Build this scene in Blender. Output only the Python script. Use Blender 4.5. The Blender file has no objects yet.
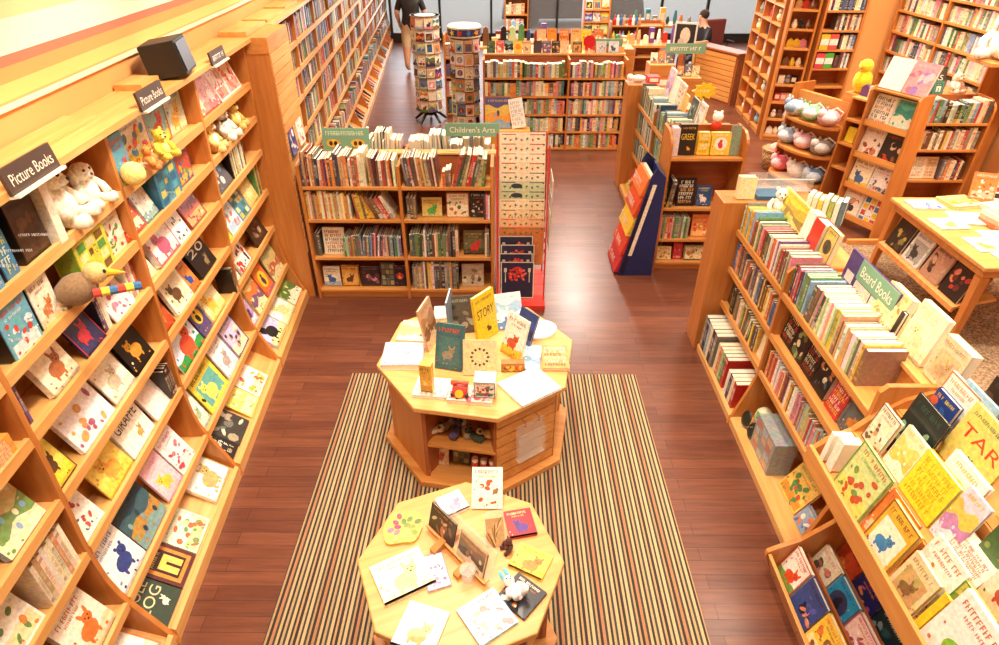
import bpy, math, random
from mathutils import Matrix, Vector
C = bpy.context.scene.collection
sin, cos, PI = math.sin, math.cos, math.pi

def lin(h):
    h = h.lstrip('#'); o = []
    for i in (0, 2, 4):
        c = int(h[i:i+2], 16)/255
        o.append(c/12.92 if c <= .04045 else ((c+.055)/1.055)**2.4)
    return tuple(o)

# ------------------------------------------------------------------ materials
def new_mat(name):
    m = bpy.data.materials.new(name); m.use_nodes = True
    nt = m.node_tree; nt.nodes.clear()
    out = nt.nodes.new('ShaderNodeOutputMaterial'); b = nt.nodes.new('ShaderNodeBsdfPrincipled')
    nt.links.new(b.outputs[0], out.inputs[0])
    return m, nt, b

def N(nt, t, **kw):
    n = nt.nodes.new(t)
    for k, v in kw.items():
        if k.startswith('i_'): n.inputs[k[2:].replace('_', ' ')].default_value = v
        else: setattr(n, k, v)
    return n

def ramp(nt, stops, interp='LINEAR'):
    r = nt.nodes.new('ShaderNodeValToRGB'); e = r.color_ramp; e.interpolation = interp
    while len(e.elements) < len(stops): e.elements.new(.5)
    for el, (p, c) in zip(e.elements, stops):
        el.position = p; el.color = (*lin(c), 1)
    return r

def attr_mat(name, rough, mottle=.12, scale=40, coat=0, bump=0, sheen=0, paint=0):
    m, nt, b = new_mat(name)
    a = N(nt, 'ShaderNodeAttribute', attribute_name='Col')
    tc = N(nt, 'ShaderNodeTexCoord')
    n = N(nt, 'ShaderNodeTexNoise', i_Scale=scale, i_Detail=3.0)
    nt.links.new(tc.outputs['Object'], n.inputs['Vector'])
    mr = N(nt, 'ShaderNodeMapRange'); mr.inputs['To Min'].default_value = 1-mottle; mr.inputs['To Max'].default_value = 1+mottle
    mr.inputs['From Min'].default_value = .3; mr.inputs['From Max'].default_value = .7
    nt.links.new(n.outputs['Fac'], mr.inputs['Value'])
    mx = N(nt, 'ShaderNodeMix', data_type='RGBA', blend_type='MULTIPLY'); mx.inputs[0].default_value = 1
    nt.links.new(a.outputs['Color'], mx.inputs[6]); nt.links.new(mr.outputs[0], mx.inputs[7])
    last = mx.outputs[2]
    if paint:
        pn = N(nt, 'ShaderNodeTexNoise', i_Scale=scale*.55, i_Detail=2.0); nt.links.new(tc.outputs['Object'], pn.inputs['Vector'])
        hs = N(nt, 'ShaderNodeHueSaturation'); hs.inputs['Saturation'].default_value = 2.2; nt.links.new(pn.outputs['Color'], hs.inputs['Color'])
        ov = N(nt, 'ShaderNodeMix', data_type='RGBA', blend_type='OVERLAY'); ov.inputs[0].default_value = paint
        nt.links.new(last, ov.inputs[6]); nt.links.new(hs.outputs[0], ov.inputs[7]); last = ov.outputs[2]
    nt.links.new(last, b.inputs['Base Color'])
    b.inputs['Roughness'].default_value = rough
    b.inputs['Coat Weight'].default_value = coat
    if sheen: b.inputs['Sheen Weight'].default_value = sheen
    if bump:
        n2 = N(nt, 'ShaderNodeTexNoise', i_Scale=220.0, i_Detail=2.0)
        bp = N(nt, 'ShaderNodeBump', i_Strength=bump, i_Distance=.004)
        nt.links.new(tc.outputs['Object'], n2.inputs['Vector'])
        nt.links.new(n2.outputs['Fac'], bp.inputs['Height']); nt.links.new(bp.outputs[0], b.inputs['Normal'])
    return m

def wood_mat(name, c1, c2, c3, rough=.38, scale=(1.2, 14, 14), coat=.15):
    m, nt, b = new_mat(name)
    tc = N(nt, 'ShaderNodeTexCoord'); mp = N(nt, 'ShaderNodeMapping'); mp.inputs['Scale'].default_value = scale
    oi = N(nt, 'ShaderNodeObjectInfo')
    n = N(nt, 'ShaderNodeTexNoise', i_Scale=1.6, i_Detail=6.0, i_Roughness=.6, i_Distortion=.6)
    nt.links.new(tc.outputs['Object'], mp.inputs[0]); nt.links.new(mp.outputs[0], n.inputs['Vector'])
    ad = N(nt, 'ShaderNodeMath', operation='MULTIPLY_ADD'); ad.inputs[1].default_value = .12; 
    nt.links.new(oi.outputs['Random'], ad.inputs[0]); nt.links.new(n.outputs['Fac'], ad.inputs[2])
    r = ramp(nt, [(.32, c1), (.55, c2), (.78, c3)])
    nt.links.new(ad.outputs[0], r.inputs[0]); nt.links.new(r.outputs[0], b.inputs['Base Color'])
    b.inputs['Roughness'].default_value = rough; b.inputs['Coat Weight'].default_value = coat
    b.inputs['Coat Roughness'].default_value = .3
    return m

def flat_mat(name, c, rough=.6, metal=0, noise=.06, scale=30):
    m, nt, b = new_mat(name)
    tc = N(nt, 'ShaderNodeTexCoord'); n = N(nt, 'ShaderNodeTexNoise', i_Scale=scale, i_Detail=4.0)
    nt.links.new(tc.outputs['Object'], n.inputs['Vector'])
    l = lin(c); mx = N(nt, 'ShaderNodeMix', data_type='RGBA')
    mx.inputs[6].default_value = (*[v*(1-noise) for v in l], 1); mx.inputs[7].default_value = (*[min(1, v*(1+noise)) for v in l], 1)
    nt.links.new(n.outputs['Fac'], mx.inputs[0]); nt.links.new(mx.outputs[2], b.inputs['Base Color'])
    b.inputs['Roughness'].default_value = rough; b.inputs['Metallic'].default_value = metal
    return m

M = {}
M['print'] = attr_mat('printed_card', .36, .16, 55, coat=.1, paint=.2)
M['plastic'] = attr_mat('coloured_plastic', .3, .05, 20)
M['cloth'] = attr_mat('cloth', .85, .2, 90, bump=.4, sheen=.2)
M['skin'] = attr_mat('skin', .5, .06, 30)
M['paper'] = flat_mat('page_edges', 'f3e9d2', .8, 0, .1, 160)
M['wood'] = wood_mat('maple_wood', 'c67d3a', 'd38e48', 'df9f58')
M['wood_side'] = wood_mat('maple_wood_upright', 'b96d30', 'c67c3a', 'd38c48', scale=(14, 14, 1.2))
M['wood_pale_lit'] = wood_mat('pale_lit_maple', 'd6954e', 'e2a760', 'ecb776')  # maple lightened: strong light on ledges and tops is put into the colour
M['wood_red'] = wood_mat('reddish_maple', '98502a', 'a85c30', 'b66a3a', scale=(1.2, 14, 14))
M['black'] = flat_mat('black_plastic', '1c1917', .45)
M['steel'] = flat_mat('chromed_steel', 'b8b4ac', .25, 1)
M['red'] = flat_mat('red_enamel', 'd23a30', .35)
M['blue'] = flat_mat('dark_blue_card', '20275e', .6, 0, .15)
M['green'] = flat_mat('green_sign_board', '7ba88a', .5, 0, .04)
M['brown'] = flat_mat('brown_sign_board', '4e3a30', .5, 0, .06)
M['cream'] = flat_mat('cream_lettering', 'f7efdc', .5)
M['wicker'] = None
m, nt, b = new_mat('clear_acrylic')
b.inputs['Base Color'].default_value = (.96, .97, .95, 1); b.inputs['Roughness'].default_value = .08
b.inputs['Alpha'].default_value = .16; b.inputs['Specular IOR Level'].default_value = .7
n_ = N(nt, 'ShaderNodeTexNoise', i_Scale=6.0); mr_ = N(nt, 'ShaderNodeMapRange'); mr_.inputs['To Min'].default_value = .05; mr_.inputs['To Max'].default_value = .15
nt.links.new(n_.outputs['Fac'], mr_.inputs[0]); nt.links.new(mr_.outputs[0], b.inputs['Roughness'])
M['acrylic'] = m
m, nt, b = new_mat('woven_wicker')
tc = N(nt, 'ShaderNodeTexCoord'); ck = N(nt, 'ShaderNodeTexChecker', i_Scale=38.0)
ck.inputs['Color1'].default_value = (*lin('c39a63'), 1); ck.inputs['Color2'].default_value = (*lin('7c5634'), 1)
nt.links.new(tc.outputs['Object'], ck.inputs['Vector']); nt.links.new(ck.outputs['Color'], b.inputs['Base Color']); b.inputs['Roughness'].default_value = .7
M['wicker'] = m

# floor: narrow dark boards running across the shop
m, nt, b = new_mat('stained_floor_boards')
tc = N(nt, 'ShaderNodeTexCoord')
br = N(nt, 'ShaderNodeTexBrick', i_Scale=1.0, i_Mortar_Size=.0012, i_Bias=-.1, i_Brick_Width=1.1, i_Row_Height=.085); br.offset = .37
br.inputs['Color1'].default_value = (*lin('643727'), 1); br.inputs['Color2'].default_value = (*lin('784631'), 1); br.inputs['Mortar'].default_value = (*lin('28140e'), 1)
nt.links.new(tc.outputs['Object'], br.inputs['Vector'])
mp = N(nt, 'ShaderNodeMapping'); mp.inputs['Scale'].default_value = (1.6, 22, 1); nt.links.new(tc.outputs['Object'], mp.inputs[0])
ng = N(nt, 'ShaderNodeTexNoise', i_Scale=1.8, i_Detail=6.0, i_Roughness=.65); nt.links.new(mp.outputs[0], ng.inputs['Vector'])
mr = N(nt, 'ShaderNodeMapRange'); mr.inputs['From Min'].default_value = .3; mr.inputs['From Max'].default_value = .7; mr.inputs['To Min'].default_value = .68; mr.inputs['To Max'].default_value = 1.25
nt.links.new(ng.outputs['Fac'], mr.inputs[0])
mx = N(nt, 'ShaderNodeMix', data_type='RGBA', blend_type='MULTIPLY'); mx.inputs[0].default_value = 1
nt.links.new(br.outputs['Color'], mx.inputs[6]); nt.links.new(mr.outputs[0], mx.inputs[7]); nt.links.new(mx.outputs[2], b.inputs['Base Color'])
ns = N(nt, 'ShaderNodeTexNoise', i_Scale=2.2, i_Detail=3.0); nt.links.new(tc.outputs['Object'], ns.inputs['Vector'])
mr2 = N(nt, 'ShaderNodeMapRange'); b.inputs['Specular IOR Level'].default_value = .38; mr2.inputs['To Min'].default_value = .28; mr2.inputs['To Max'].default_value = .42; nt.links.new(ns.outputs['Fac'], mr2.inputs[0]); nt.links.new(mr2.outputs[0], b.inputs['Roughness'])
bp = N(nt, 'ShaderNodeBump', i_Strength=.25, i_Distance=.003); nt.links.new(br.outputs['Fac'], bp.inputs['Height']); bp.invert = True; nt.links.new(bp.outputs[0], b.inputs['Normal'])
b.inputs['Coat Weight'].default_value = .22; b.inputs['Coat Roughness'].default_value = .24
M['floor'] = m
# striped rug
m, nt, b = new_mat('striped_rug')
tc = N(nt, 'ShaderNodeTexCoord'); sx = N(nt, 'ShaderNodeSeparateXYZ'); nt.links.new(tc.outputs['Object'], sx.inputs[0])
ma = N(nt, 'ShaderNodeMath', operation='MULTIPLY'); ma.inputs[1].default_value = 1/.205; nt.links.new(sx.outputs['X'], ma.inputs[0])
fr = N(nt, 'ShaderNodeMath', operation='FRACT'); nt.links.new(ma.outputs[0], fr.inputs[0])
st, p = [], 0.0
for w, c in ((.07, '332b28'), (.06, 'b59a70'), (.05, '3d3430'), (.075, 'bea276'), (.06, '383532'), (.055, 'a7855c'), (.065, '312a28'), (.075, 'a8734e'),
             (.06, '3d3530'), (.065, 'b79c70'), (.06, '302a28'), (.06, 'ac9066'), (.06, '3f3935'), (.075, 'baa074'), (.055, '322c29'), (.05, 'b08a60')):
    st.append((p, c)); p += w
r = ramp(nt, st, 'CONSTANT'); nt.links.new(fr.outputs[0], r.inputs[0])
nn = N(nt, 'ShaderNodeTexNoise', i_Scale=160.0, i_Detail=2.0); nt.links.new(tc.outputs['Object'], nn.inputs['Vector'])
mr = N(nt, 'ShaderNodeMapRange'); mr.inputs['To Min'].default_value = .7; mr.inputs['To Max'].default_value = 1.25; nt.links.new(nn.outputs['Fac'], mr.inputs[0])
mx = N(nt, 'ShaderNodeMix', data_type='RGBA', blend_type='MULTIPLY'); mx.inputs[0].default_value = 1
nt.links.new(r.outputs[0], mx.inputs[6]); nt.links.new(mr.outputs[0], mx.inputs[7]); nt.links.new(mx.outputs[2], b.inputs['Base Color']); b.inputs['Roughness'].default_value = .95
bp = N(nt, 'ShaderNodeBump', i_Strength=.5, i_Distance=.004); nt.links.new(nn.outputs['Fac'], bp.inputs['Height']); nt.links.new(bp.outputs[0], b.inputs['Normal'])
M['rug'] = m
# speckled carpet
m, nt, b = new_mat('speckled_carpet')
tc = N(nt, 'ShaderNodeTexCoord'); vo = N(nt, 'ShaderNodeTexNoise', i_Scale=60.0, i_Detail=4.0); nt.links.new(tc.outputs['Object'], vo.inputs['Vector'])
r = ramp(nt, [(.35, '5e4a38'), (.5, '8f7356'), (.65, 'ad9070')]); nt.links.new(vo.outputs['Fac'], r.inputs[0]); nt.links.new(r.outputs[0], b.inputs['Base Color']); b.inputs['Roughness'].default_value = .95
M['carpet'] = m
# painted wall: bands by height
m, nt, b = new_mat('painted_striped_wall')
ge = N(nt, 'ShaderNodeTexCoord'); sx = N(nt, 'ShaderNodeSeparateXYZ'); nt.links.new(ge.outputs['Object'], sx.inputs[0])
mr = N(nt, 'ShaderNodeMapRange'); mr.inputs['From Min'].default_value = 2.0; mr.inputs['From Max'].default_value = 3.0; nt.links.new(sx.outputs['Z'], mr.inputs[0])
r = ramp(nt, [(0, 'e8a765'), (.36, 'f2c878'), (.42, 'e6a460'), (.475, 'e87f62'), (.512, 'fdf3dc'), (.635, 'c4dca4'), (.86, 'fdf3dc')], 'CONSTANT')
nt.links.new(mr.outputs[0], r.inputs[0])
n2 = N(nt, 'ShaderNodeTexNoise', i_Scale=3.0); mx = N(nt, 'ShaderNodeMix', data_type='RGBA', blend_type='MULTIPLY'); mx.inputs[0].default_value = .08
nt.links.new(r.outputs[0], mx.inputs[6]); nt.links.new(n2.outputs['Color'], mx.inputs[7]); nt.links.new(mx.outputs[2], b.inputs['Base Color']); b.inputs['Roughness'].default_value = .8
M['wall_striped'] = m
M['wall_orange'] = flat_mat('orange_painted_wall', 'e8a75f', .8, 0, .03, 3)
M['wall_cream'] = flat_mat('cream_painted_wall', 'f0e2c6', .85, 0, .03, 3)
M['ceiling'] = flat_mat('white_ceiling', 'f4ece0', .9, 0, .02, 3)
M['frame'] = flat_mat('dark_window_frame', '2b2420', .5)
M['pave'] = flat_mat('concrete_pavement', 'b9b6b0', .9, 0, .1, 8)
m, nt, b = new_mat('window_glass'); b.inputs['Base Color'].default_value = (.95, .98, 1, 1); b.inputs['Alpha'].default_value = .12; b.inputs['Roughness'].default_value = .03
M['glass'] = m
m, nt, b = new_mat('lamp_diffuser'); b.inputs['Base Color'].default_value = (1, .95, .85, 1); b.inputs['Emission Color'].default_value = (1, .9, .72, 1); b.inputs['Emission Strength'].default_value = 6
M['lamp'] = m

# ------------------------------------------------------------------ mesh builder
I4 = Matrix.Identity(4)
class MB:
    def __init__(s): s.v, s.f, s.c, s.m, s.mats = [], [], [], [], []
    def mi(s, m):
        if m not in s.mats: s.mats.append(m)
        return s.mats.index(m)
    def add(s, vs, fs, col='ffffff', mat='print', T=None):
        b = len(s.v); col = lin(col) if isinstance(col, str) else col; k = s.mi(mat)
        s.v += [tuple(T @ Vector(p)) for p in vs] if T is not None else [tuple(p) for p in vs]
        for f in fs: s.f.append([b+i for i in f]); s.c.append(col); s.m.append(k)
    def poly(s, pts, col='ffffff', mat='print', T=None): s.add(pts, [range(len(pts))], col, mat, T)
    def box(s, x0, x1, y0, y1, z0, z1, col='ffffff', mat='print', T=None):
        s.add([(x0,y0,z0),(x1,y0,z0),(x1,y1,z0),(x0,y1,z0),(x0,y0,z1),(x1,y0,z1),(x1,y1,z1),(x0,y1,z1)],
              [(3,2,1,0),(4,5,6,7),(0,1,5,4),(1,2,6,5),(2,3,7,6),(3,0,4,7)], col, mat, T)
    def prism(s, pts, axis, a0, a1, col='ffffff', mat='print', T=None):
        """2-D outline extruded along an axis; axis x: pts are (y,z); y: (x,z); z: (x,y)"""
        def P(p, a): return (a, p[0], p[1]) if axis == 'x' else (p[0], a, p[1]) if axis == 'y' else (p[0], p[1], a)
        n = len(pts); vs = [P(p, a0) for p in pts]+[P(p, a1) for p in pts]
        ar = sum(pts[i][0]*pts[(i+1) % n][1]-pts[(i+1) % n][0]*pts[i][1] for i in range(n))
        if axis == 'y': ar = -ar
        fs = [tuple(range(n, 2*n)), tuple(reversed(range(n)))]+[(i, (i+1) % n, n+(i+1) % n, n+i) for i in range(n)]
        if ar < 0: fs = [tuple(reversed(f)) for f in fs]
        s.add(vs, fs, col, mat, T)
    def tube(s, pts, r, col='ffffff', mat='print', n=8, T=None, caps=True):
        pts = [Vector(p) for p in pts]; rs = r if isinstance(r, (list, tuple)) else [r]*len(pts)
        vs, fs = [], []
        for i, p in enumerate(pts):
            d = (pts[min(i+1, len(pts)-1)]-pts[max(i-1, 0)]).normalized()
            a = d.cross(Vector((0, 0, 1)))
            a = a.normalized() if a.length > 1e-3 else Vector((1, 0, 0)); b_ = d.cross(a)
            vs += [p+(a*cos(2*PI*k/n)+b_*sin(2*PI*k/n))*rs[i] for k in range(n)]
        for i in range(len(pts)-1):
            for k in range(n): fs.append((i*n+k, (i+1)*n+k, (i+1)*n+(k+1) % n, i*n+(k+1) % n))
        if caps: fs += [tuple(range(n)), tuple(reversed(range((len(pts)-1)*n, len(pts)*n)))]
        s.add(vs, fs, col, mat, T)
    def lathe(s, prof, col='ffffff', mat='print', n=20, T=None):
        vs, fs = [], []
        for r, z in prof: vs += [(r*cos(2*PI*k/n), r*sin(2*PI*k/n), z) for k in range(n)]
        for i in range(len(prof)-1):
            for k in range(n): fs.append((i*n+k, i*n+(k+1) % n, (i+1)*n+(k+1) % n, (i+1)*n+k))
        if prof[0][0] > 1e-4: fs.append(tuple(reversed(range(n))))
        if prof[-1][0] > 1e-4: fs.append(tuple(range((len(prof)-1)*n, len(prof)*n)))
        s.add(vs, fs, col, mat, T)
    def ball(s, c, r, col='ffffff', mat='cloth', n=12, T=None):
        r = r if isinstance(r, (list, tuple)) else (r, r, r); m = n//2; vs, fs = [], []
        for i in range(m+1):
            t = PI*i/m
            vs += [(c[0]+r[0]*sin(t)*cos(2*PI*k/n), c[1]+r[1]*sin(t)*sin(2*PI*k/n), c[2]-r[2]*cos(t)) for k in range(n)]
        for i in range(m):
            for k in range(n): fs.append((i*n+k, i*n+(k+1) % n, (i+1)*n+(k+1) % n, (i+1)*n+k))
        s.add(vs, fs, col, mat, T)
    def mesh(s, name):
        me = bpy.data.meshes.new(name); me.from_pydata(s.v, [], s.f)
        for mm in s.mats: me.materials.append(M[mm])
        me.polygons.foreach_set('material_index', s.m)
        at = me.color_attributes.new('Col', 'FLOAT_COLOR', 'CORNER')
        buf = []
        for f, c in zip(s.f, s.c): buf += [c[0], c[1], c[2], 1.0]*len(f)
        at.data.foreach_set('color', buf)
        me.update(); return me
    def build(s, name, parent=None, mw=None, smooth=False, bevel=0):
        me = s.mesh(name)
        o = bpy.data.objects.new(name, me); C.objects.link(o)
        if parent is not None: o.parent = parent
        if mw is not None: o.matrix_world = mw
        if smooth:
            for p in me.polygons: p.use_smooth = True
        if bevel:
            md = o.modifiers.new('edge', 'BEVEL'); md.width = bevel; md.segments = 2; md.limit_method = 'ANGLE'
        return o

def tag(o, label, cat, group=None, kind=None):
    o['label'] = label; o['category'] = cat
    if group: o['group'] = group
    if kind: o['kind'] = kind
    return o
def empty(name, label, cat, mw=I4, group=None):
    o = bpy.data.objects.new(name, None); C.objects.link(o); o.matrix_world = mw; o.empty_display_size = .1
    return tag(o, label, cat, group)
def struct(name, mb, mw=None):
    o = mb.build(name, mw=mw); o['kind'] = 'structure'; return o
def frame(O, u, b):
    u = Vector(u).normalized(); b = Vector(b).normalized(); z = Vector((0, 0, 1))
    m = Matrix((u, b, z)).transposed().to_4x4(); m.translation = Vector(O); return m
def Tr(x, y, z): return Matrix.Translation((x, y, z))
def Rz(a): return Matrix.Rotation(math.radians(a), 4, 'Z')
def Rx(a): return Matrix.Rotation(math.radians(a), 4, 'X')
def Ry(a): return Matrix.Rotation(math.radians(a), 4, 'Y')

_tc = {}
def text_geo(t):
    """flat letters: (points, faces, width) with capital height 1"""
    if t not in _tc:
        cu = bpy.data.curves.new('letters', 'FONT'); cu.body = t; cu.resolution_u = 3
        o = bpy.data.objects.new('letters', cu); C.objects.link(o)
        dg = bpy.context.evaluated_depsgraph_get(); me = bpy.data.meshes.new_from_object(o.evaluated_get(dg))
        vs = [v.co.copy() for v in me.vertices]; fs = [tuple(p.vertices) for p in me.polygons]
        x0 = min(v.x for v in vs); x1 = max(v.x for v in vs); k = 1/.7
        vs = [((v.x-x0)*k, v.y*k) for v in vs]
        bpy.data.objects.remove(o); bpy.data.curves.remove(cu); bpy.data.meshes.remove(me)
        _tc[t] = (vs, fs, (x1-x0)*k)
    return _tc[t]
def put_text(mb, t, x, y, h, z, col, width=None, mat='print', T=None, bold=0):
    vs, fs, w = text_geo(t); sx = (width/w if width else h)
    mb.add([(x+a*sx, y+b*h, z) for a, b in vs], fs, col, mat, T)

PAL = [('red','c23028'),('dark red','7c1f22'),('orange','dd7a2e'),('yellow','ecc23a'),('cream','efe2bd'),('white','f7f1e4'),('pale green','b3c98e'),
       ('green','4f8a4e'),('dark green','2f5240'),('teal','3f8088'),('blue','3a68a8'),('navy','26305c'),('purple','6a4585'),('pink','e08aa0'),
       ('brown','7a5236'),('tan','c9a06c'),('grey','8d8a84'),('black','221d1b'),('light blue','8fb9d2'),('maroon','5c2430')]
PD = dict(PAL)
ORD = 'first second third fourth fifth sixth seventh eighth ninth tenth eleventh twelfth thirteenth fourteenth fifteenth sixteenth seventeenth eighteenth nineteenth'.split()
def ordinal(n):
    if n <= 19: return ORD[n-1]
    t = ['twent', 'thirt', 'fort', 'fift', 'sixt', 'sevent', 'eight', 'ninet'][n//10-2]
    return t+'ieth' if n % 10 == 0 else t+'y-'+ORD[n % 10-1]

# ------------------------------------------------------------------ books
def glyphs(mb, x, y, w, h, z, col, rnd, T=None):
    """a run of small unreadable letter marks"""
    cx = x
    while cx < x+w-h*.3:
        if rnd.random() < .16: cx += h*.45; continue
        gw = h*rnd.uniform(.35, .6)
        if cx+gw > x+w: break
        b = h*.17
        k = rnd.randrange(4)
        mb.poly([(cx,y,z),(cx+b,y,z),(cx+b,y+h,z),(cx,y+h,z)], col, T=T)
        if k != 1: mb.poly([(cx+b,y+h-b,z),(cx+gw,y+h-b,z),(cx+gw,y+h,z),(cx+b,y+h,z)], col, T=T)
        if k != 2: mb.poly([(cx+b,y+h*.42,z),(cx+gw*.9,y+h*.42,z),(cx+gw*.9,y+h*.42+b,z),(cx+b,y+h*.42+b,z)], col, T=T)
        if k == 3: mb.poly([(cx+gw-b,y,z),(cx+gw,y,z),(cx+gw,y+h*.5,z),(cx+gw-b,y+h*.5,z)], col, T=T)
        cx += gw+h*.16
def ell(mb, x, y, rx, ry, z, col, n=14, rot=0, T=None):
    c_, s_ = cos(rot), sin(rot)
    mb.poly([(x+rx*cos(2*PI*k/n)*c_-ry*sin(2*PI*k/n)*s_, y+rx*cos(2*PI*k/n)*s_+ry*sin(2*PI*k/n)*c_, z) for k in range(n)], col, T=T)
def rect(mb, x0, y0, x1, y1, z, col, T=None): mb.poly([(x0,y0,z),(x1,y0,z),(x1,y1,z),(x0,y1,z)], col, T=T)
def critter(mb, x, y, r, z, body, dark, rnd, T=None):
    e = .00025; k = rnd.randrange(3)
    ell(mb, x, y, r, r*.75, z, body, T=T)
    hx, hy = x+r*.7*(1 if k else -1), y+r*.85
    for s in (-1, 1): ell(mb, hx+s*r*.4, hy+r*.5, r*.17, r*(.2+.25*(k == 1)), z+e, body, 8, -s*.3, T=T)
    ell(mb, hx, hy, r*.55, r*.5, z+2*e, body, T=T)
    for s in (-.6, .55): ell(mb, x+s*r, y-r*.7, r*.16, r*.35, z+e, body, 8, T=T)
    for s in (-1, 1): ell(mb, hx+s*r*.2, hy+r*.08, r*.07, r*.09, z+3*e, dark, 6, T=T)
    ell(mb, hx, hy-r*.2, r*.13, r*.08, z+3*e, dark, 6, T=T)
def cover_art(mb, w, h, art, rnd, z=.0004, T=None):
    k, cols = art.split(':'); cs = cols.split(','); word = k[1:]; k = k[0]; e = .00035
    c0, c1, c2, c3 = (cs+cs)[:4]
    pad = .012
    if k == 'A':
        n = 9; rect(mb, 0, 0, w, h*.06, z, c1, T)
        mb.poly([(0, 0, z)]+[(w, 0, z)]+[(w*(1-i/n), h*(.24+.03*sin(i*1.3+rnd.random())), z) for i in range(n+1)], c1, T=T)
        critter(mb, w*rnd.uniform(.42, .55), h*.33, w*.23, z+e, c2, '241c18', rnd, T)
        glyphs(mb, w*.1, h*.82, w*.8, h*.085, z+e, c3, rnd, T); glyphs(mb, w*.25, h*.72, w*.5, h*.055, z+e, c3, rnd, T)
    elif k == 'S':
        rect(mb, pad, pad, w-pad, h*.3, z, c1, T)
        for i in range(16):
            q = rnd.random(); ell(mb, rnd.uniform(.14, .86)*w, rnd.uniform(.1, .68)*h, w*rnd.uniform(.03, .11), w*rnd.uniform(.03, .09), z+e*(1+i*.2), c2 if q < .45 else c3 if q < .8 else c1, 9, rnd.random()*3, T)
        glyphs(mb, w*.1, h*.84, w*.8, h*.08, z+e, c2, rnd, T); glyphs(mb, w*.2, h*.74, w*.6, h*.05, z+e, c3, rnd, T)
    elif k == 'B':
        rect(mb, w*.12, h*.1, w*.88, h*.72, z, c1, T); critter(mb, w*.45, h*.32, w*.2, z+e, c2, '201814', rnd, T)
        glyphs(mb, w*.1, h*.81, w*.8, h*.09, z+e, c3, rnd, T)
    elif k == 'F':
        rect(mb, w*.1, h*.08, w*.9, h*.92, z, c1, T); rect(mb, w*.2, h*.16, w*.8, h*.84, z+e, c3, T); rect(mb, w*.28, h*.2, w*.72, h*.62, z+2*e, c2, T)
        rect(mb, w*.46, h*.2, w*.54, h*.5, z+3*e, c3, T); glyphs(mb, w*.24, h*.7, w*.52, h*.07, z+3*e, c2, rnd, T)
    elif k == 'M':
        ell(mb, w*.5, h*.5, w*.34, w*.34, z, c2, 20, 0, T); ell(mb, w*.48, h*.44, w*.13, w*.19, z+e, c3, 10, .3, T); ell(mb, w*.5, h*.62, w*.08, w*.08, z+2*e, c3, 10, 0, T)
        glyphs(mb, w*.15, h*.85, w*.7, h*.07, z+e, c2, rnd, T); rect(mb, 0, 0, w, h*.1, z, c1, T)
    elif k == 'P':
        for i in range(12):
            x, y = rnd.uniform(.12, .88)*w, rnd.uniform(.1, .72)*h
            ell(mb, x, y, w*rnd.uniform(.05, .17), h*rnd.uniform(.05, .15), z+e*(.2*i), (c1, c2, c3, c0)[i % 4], 7, rnd.random()*3, T)
        glyphs(mb, w*.12, h*.84, w*.76, h*.08, z+3*e, c3, rnd, T)
    elif k == 'L':
        for j, (f, c) in enumerate(((.72, c1), (.48, c2), (.25, c3))):
            n = 8; mb.poly([(0, 0, z+e*j), (w, 0, z+e*j)]+[(w*(1-i/n), h*(f+.06*sin(i*1.1+j*2)), z+e*j) for i in range(n+1)], c, T=T)
        for i in range(5): ell(mb, rnd.uniform(.15, .85)*w, rnd.uniform(.15, .6)*h, w*.05, w*.07, z+e*4, c3 if i % 2 else c0, 8, 0, T)
        glyphs(mb, w*.12, h*.86, w*.76, h*.07, z+e*4, c1, rnd, T)
    elif k == 'C':
        for i in range(3):
            for j in range(4): rect(mb, w*(.08+.29*i), h*(.06+.23*j), w*(.08+.29*i+.24), h*(.06+.23*j+.18), z, (c1, c2, c3)[(i+j*2) % 3], T)
        critter(mb, w*.45, h*.4, w*.17, z+e, c0, '201814', rnd, T)
    elif k == 'T':
        if word:
            ls = word.split('/')
            for i, l in enumerate(ls): put_text(mb, l, w*.1, h*(.62 if len(ls) > 1 else .5)-i*h*.26, h*.2, z+e, c2, w*.8, T=T)
            glyphs(mb, w*.1, h*.84, w*.8, h*.06, z+e, c3, rnd, T); critter(mb, w*.6, h*.2, w*.1, z+e, c3, '201814', rnd, T)
        else:
            for i in range(6): glyphs(mb, w*.1, h*(.1+.14*i), w*.8, h*.11, z+e, c2 if i % 3 else c3, rnd, T)
    elif k == 'X': return
    if k in 'ASBML':
        for i in range(7):
            u, v = rnd.random(), rnd.random()
            x, y = ((.05+.9*u, .04+.1*v) if i % 3 == 0 else (.04+.12*v, .1+.6*u) if i % 3 == 1 else (.84+.12*v, .1+.6*u))
            ell(mb, w*x, h*y, w*rnd.uniform(.015, .045), w*rnd.uniform(.015, .04), z+e*(5+i*.1), (c2, c3, c1)[i % 3], 7, u*3, T)
        if rnd.random() < .3:
            q = w*.03; g = rnd.choice((c2, c3)); zz = z+e*6
            rect(mb, 0, 0, w, q, zz, g, T); rect(mb, 0, h-q, w, h, zz, g, T); rect(mb, 0, q, q, h-q, zz, g, T); rect(mb, w-q, q, w, h-q, zz, g, T)

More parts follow.
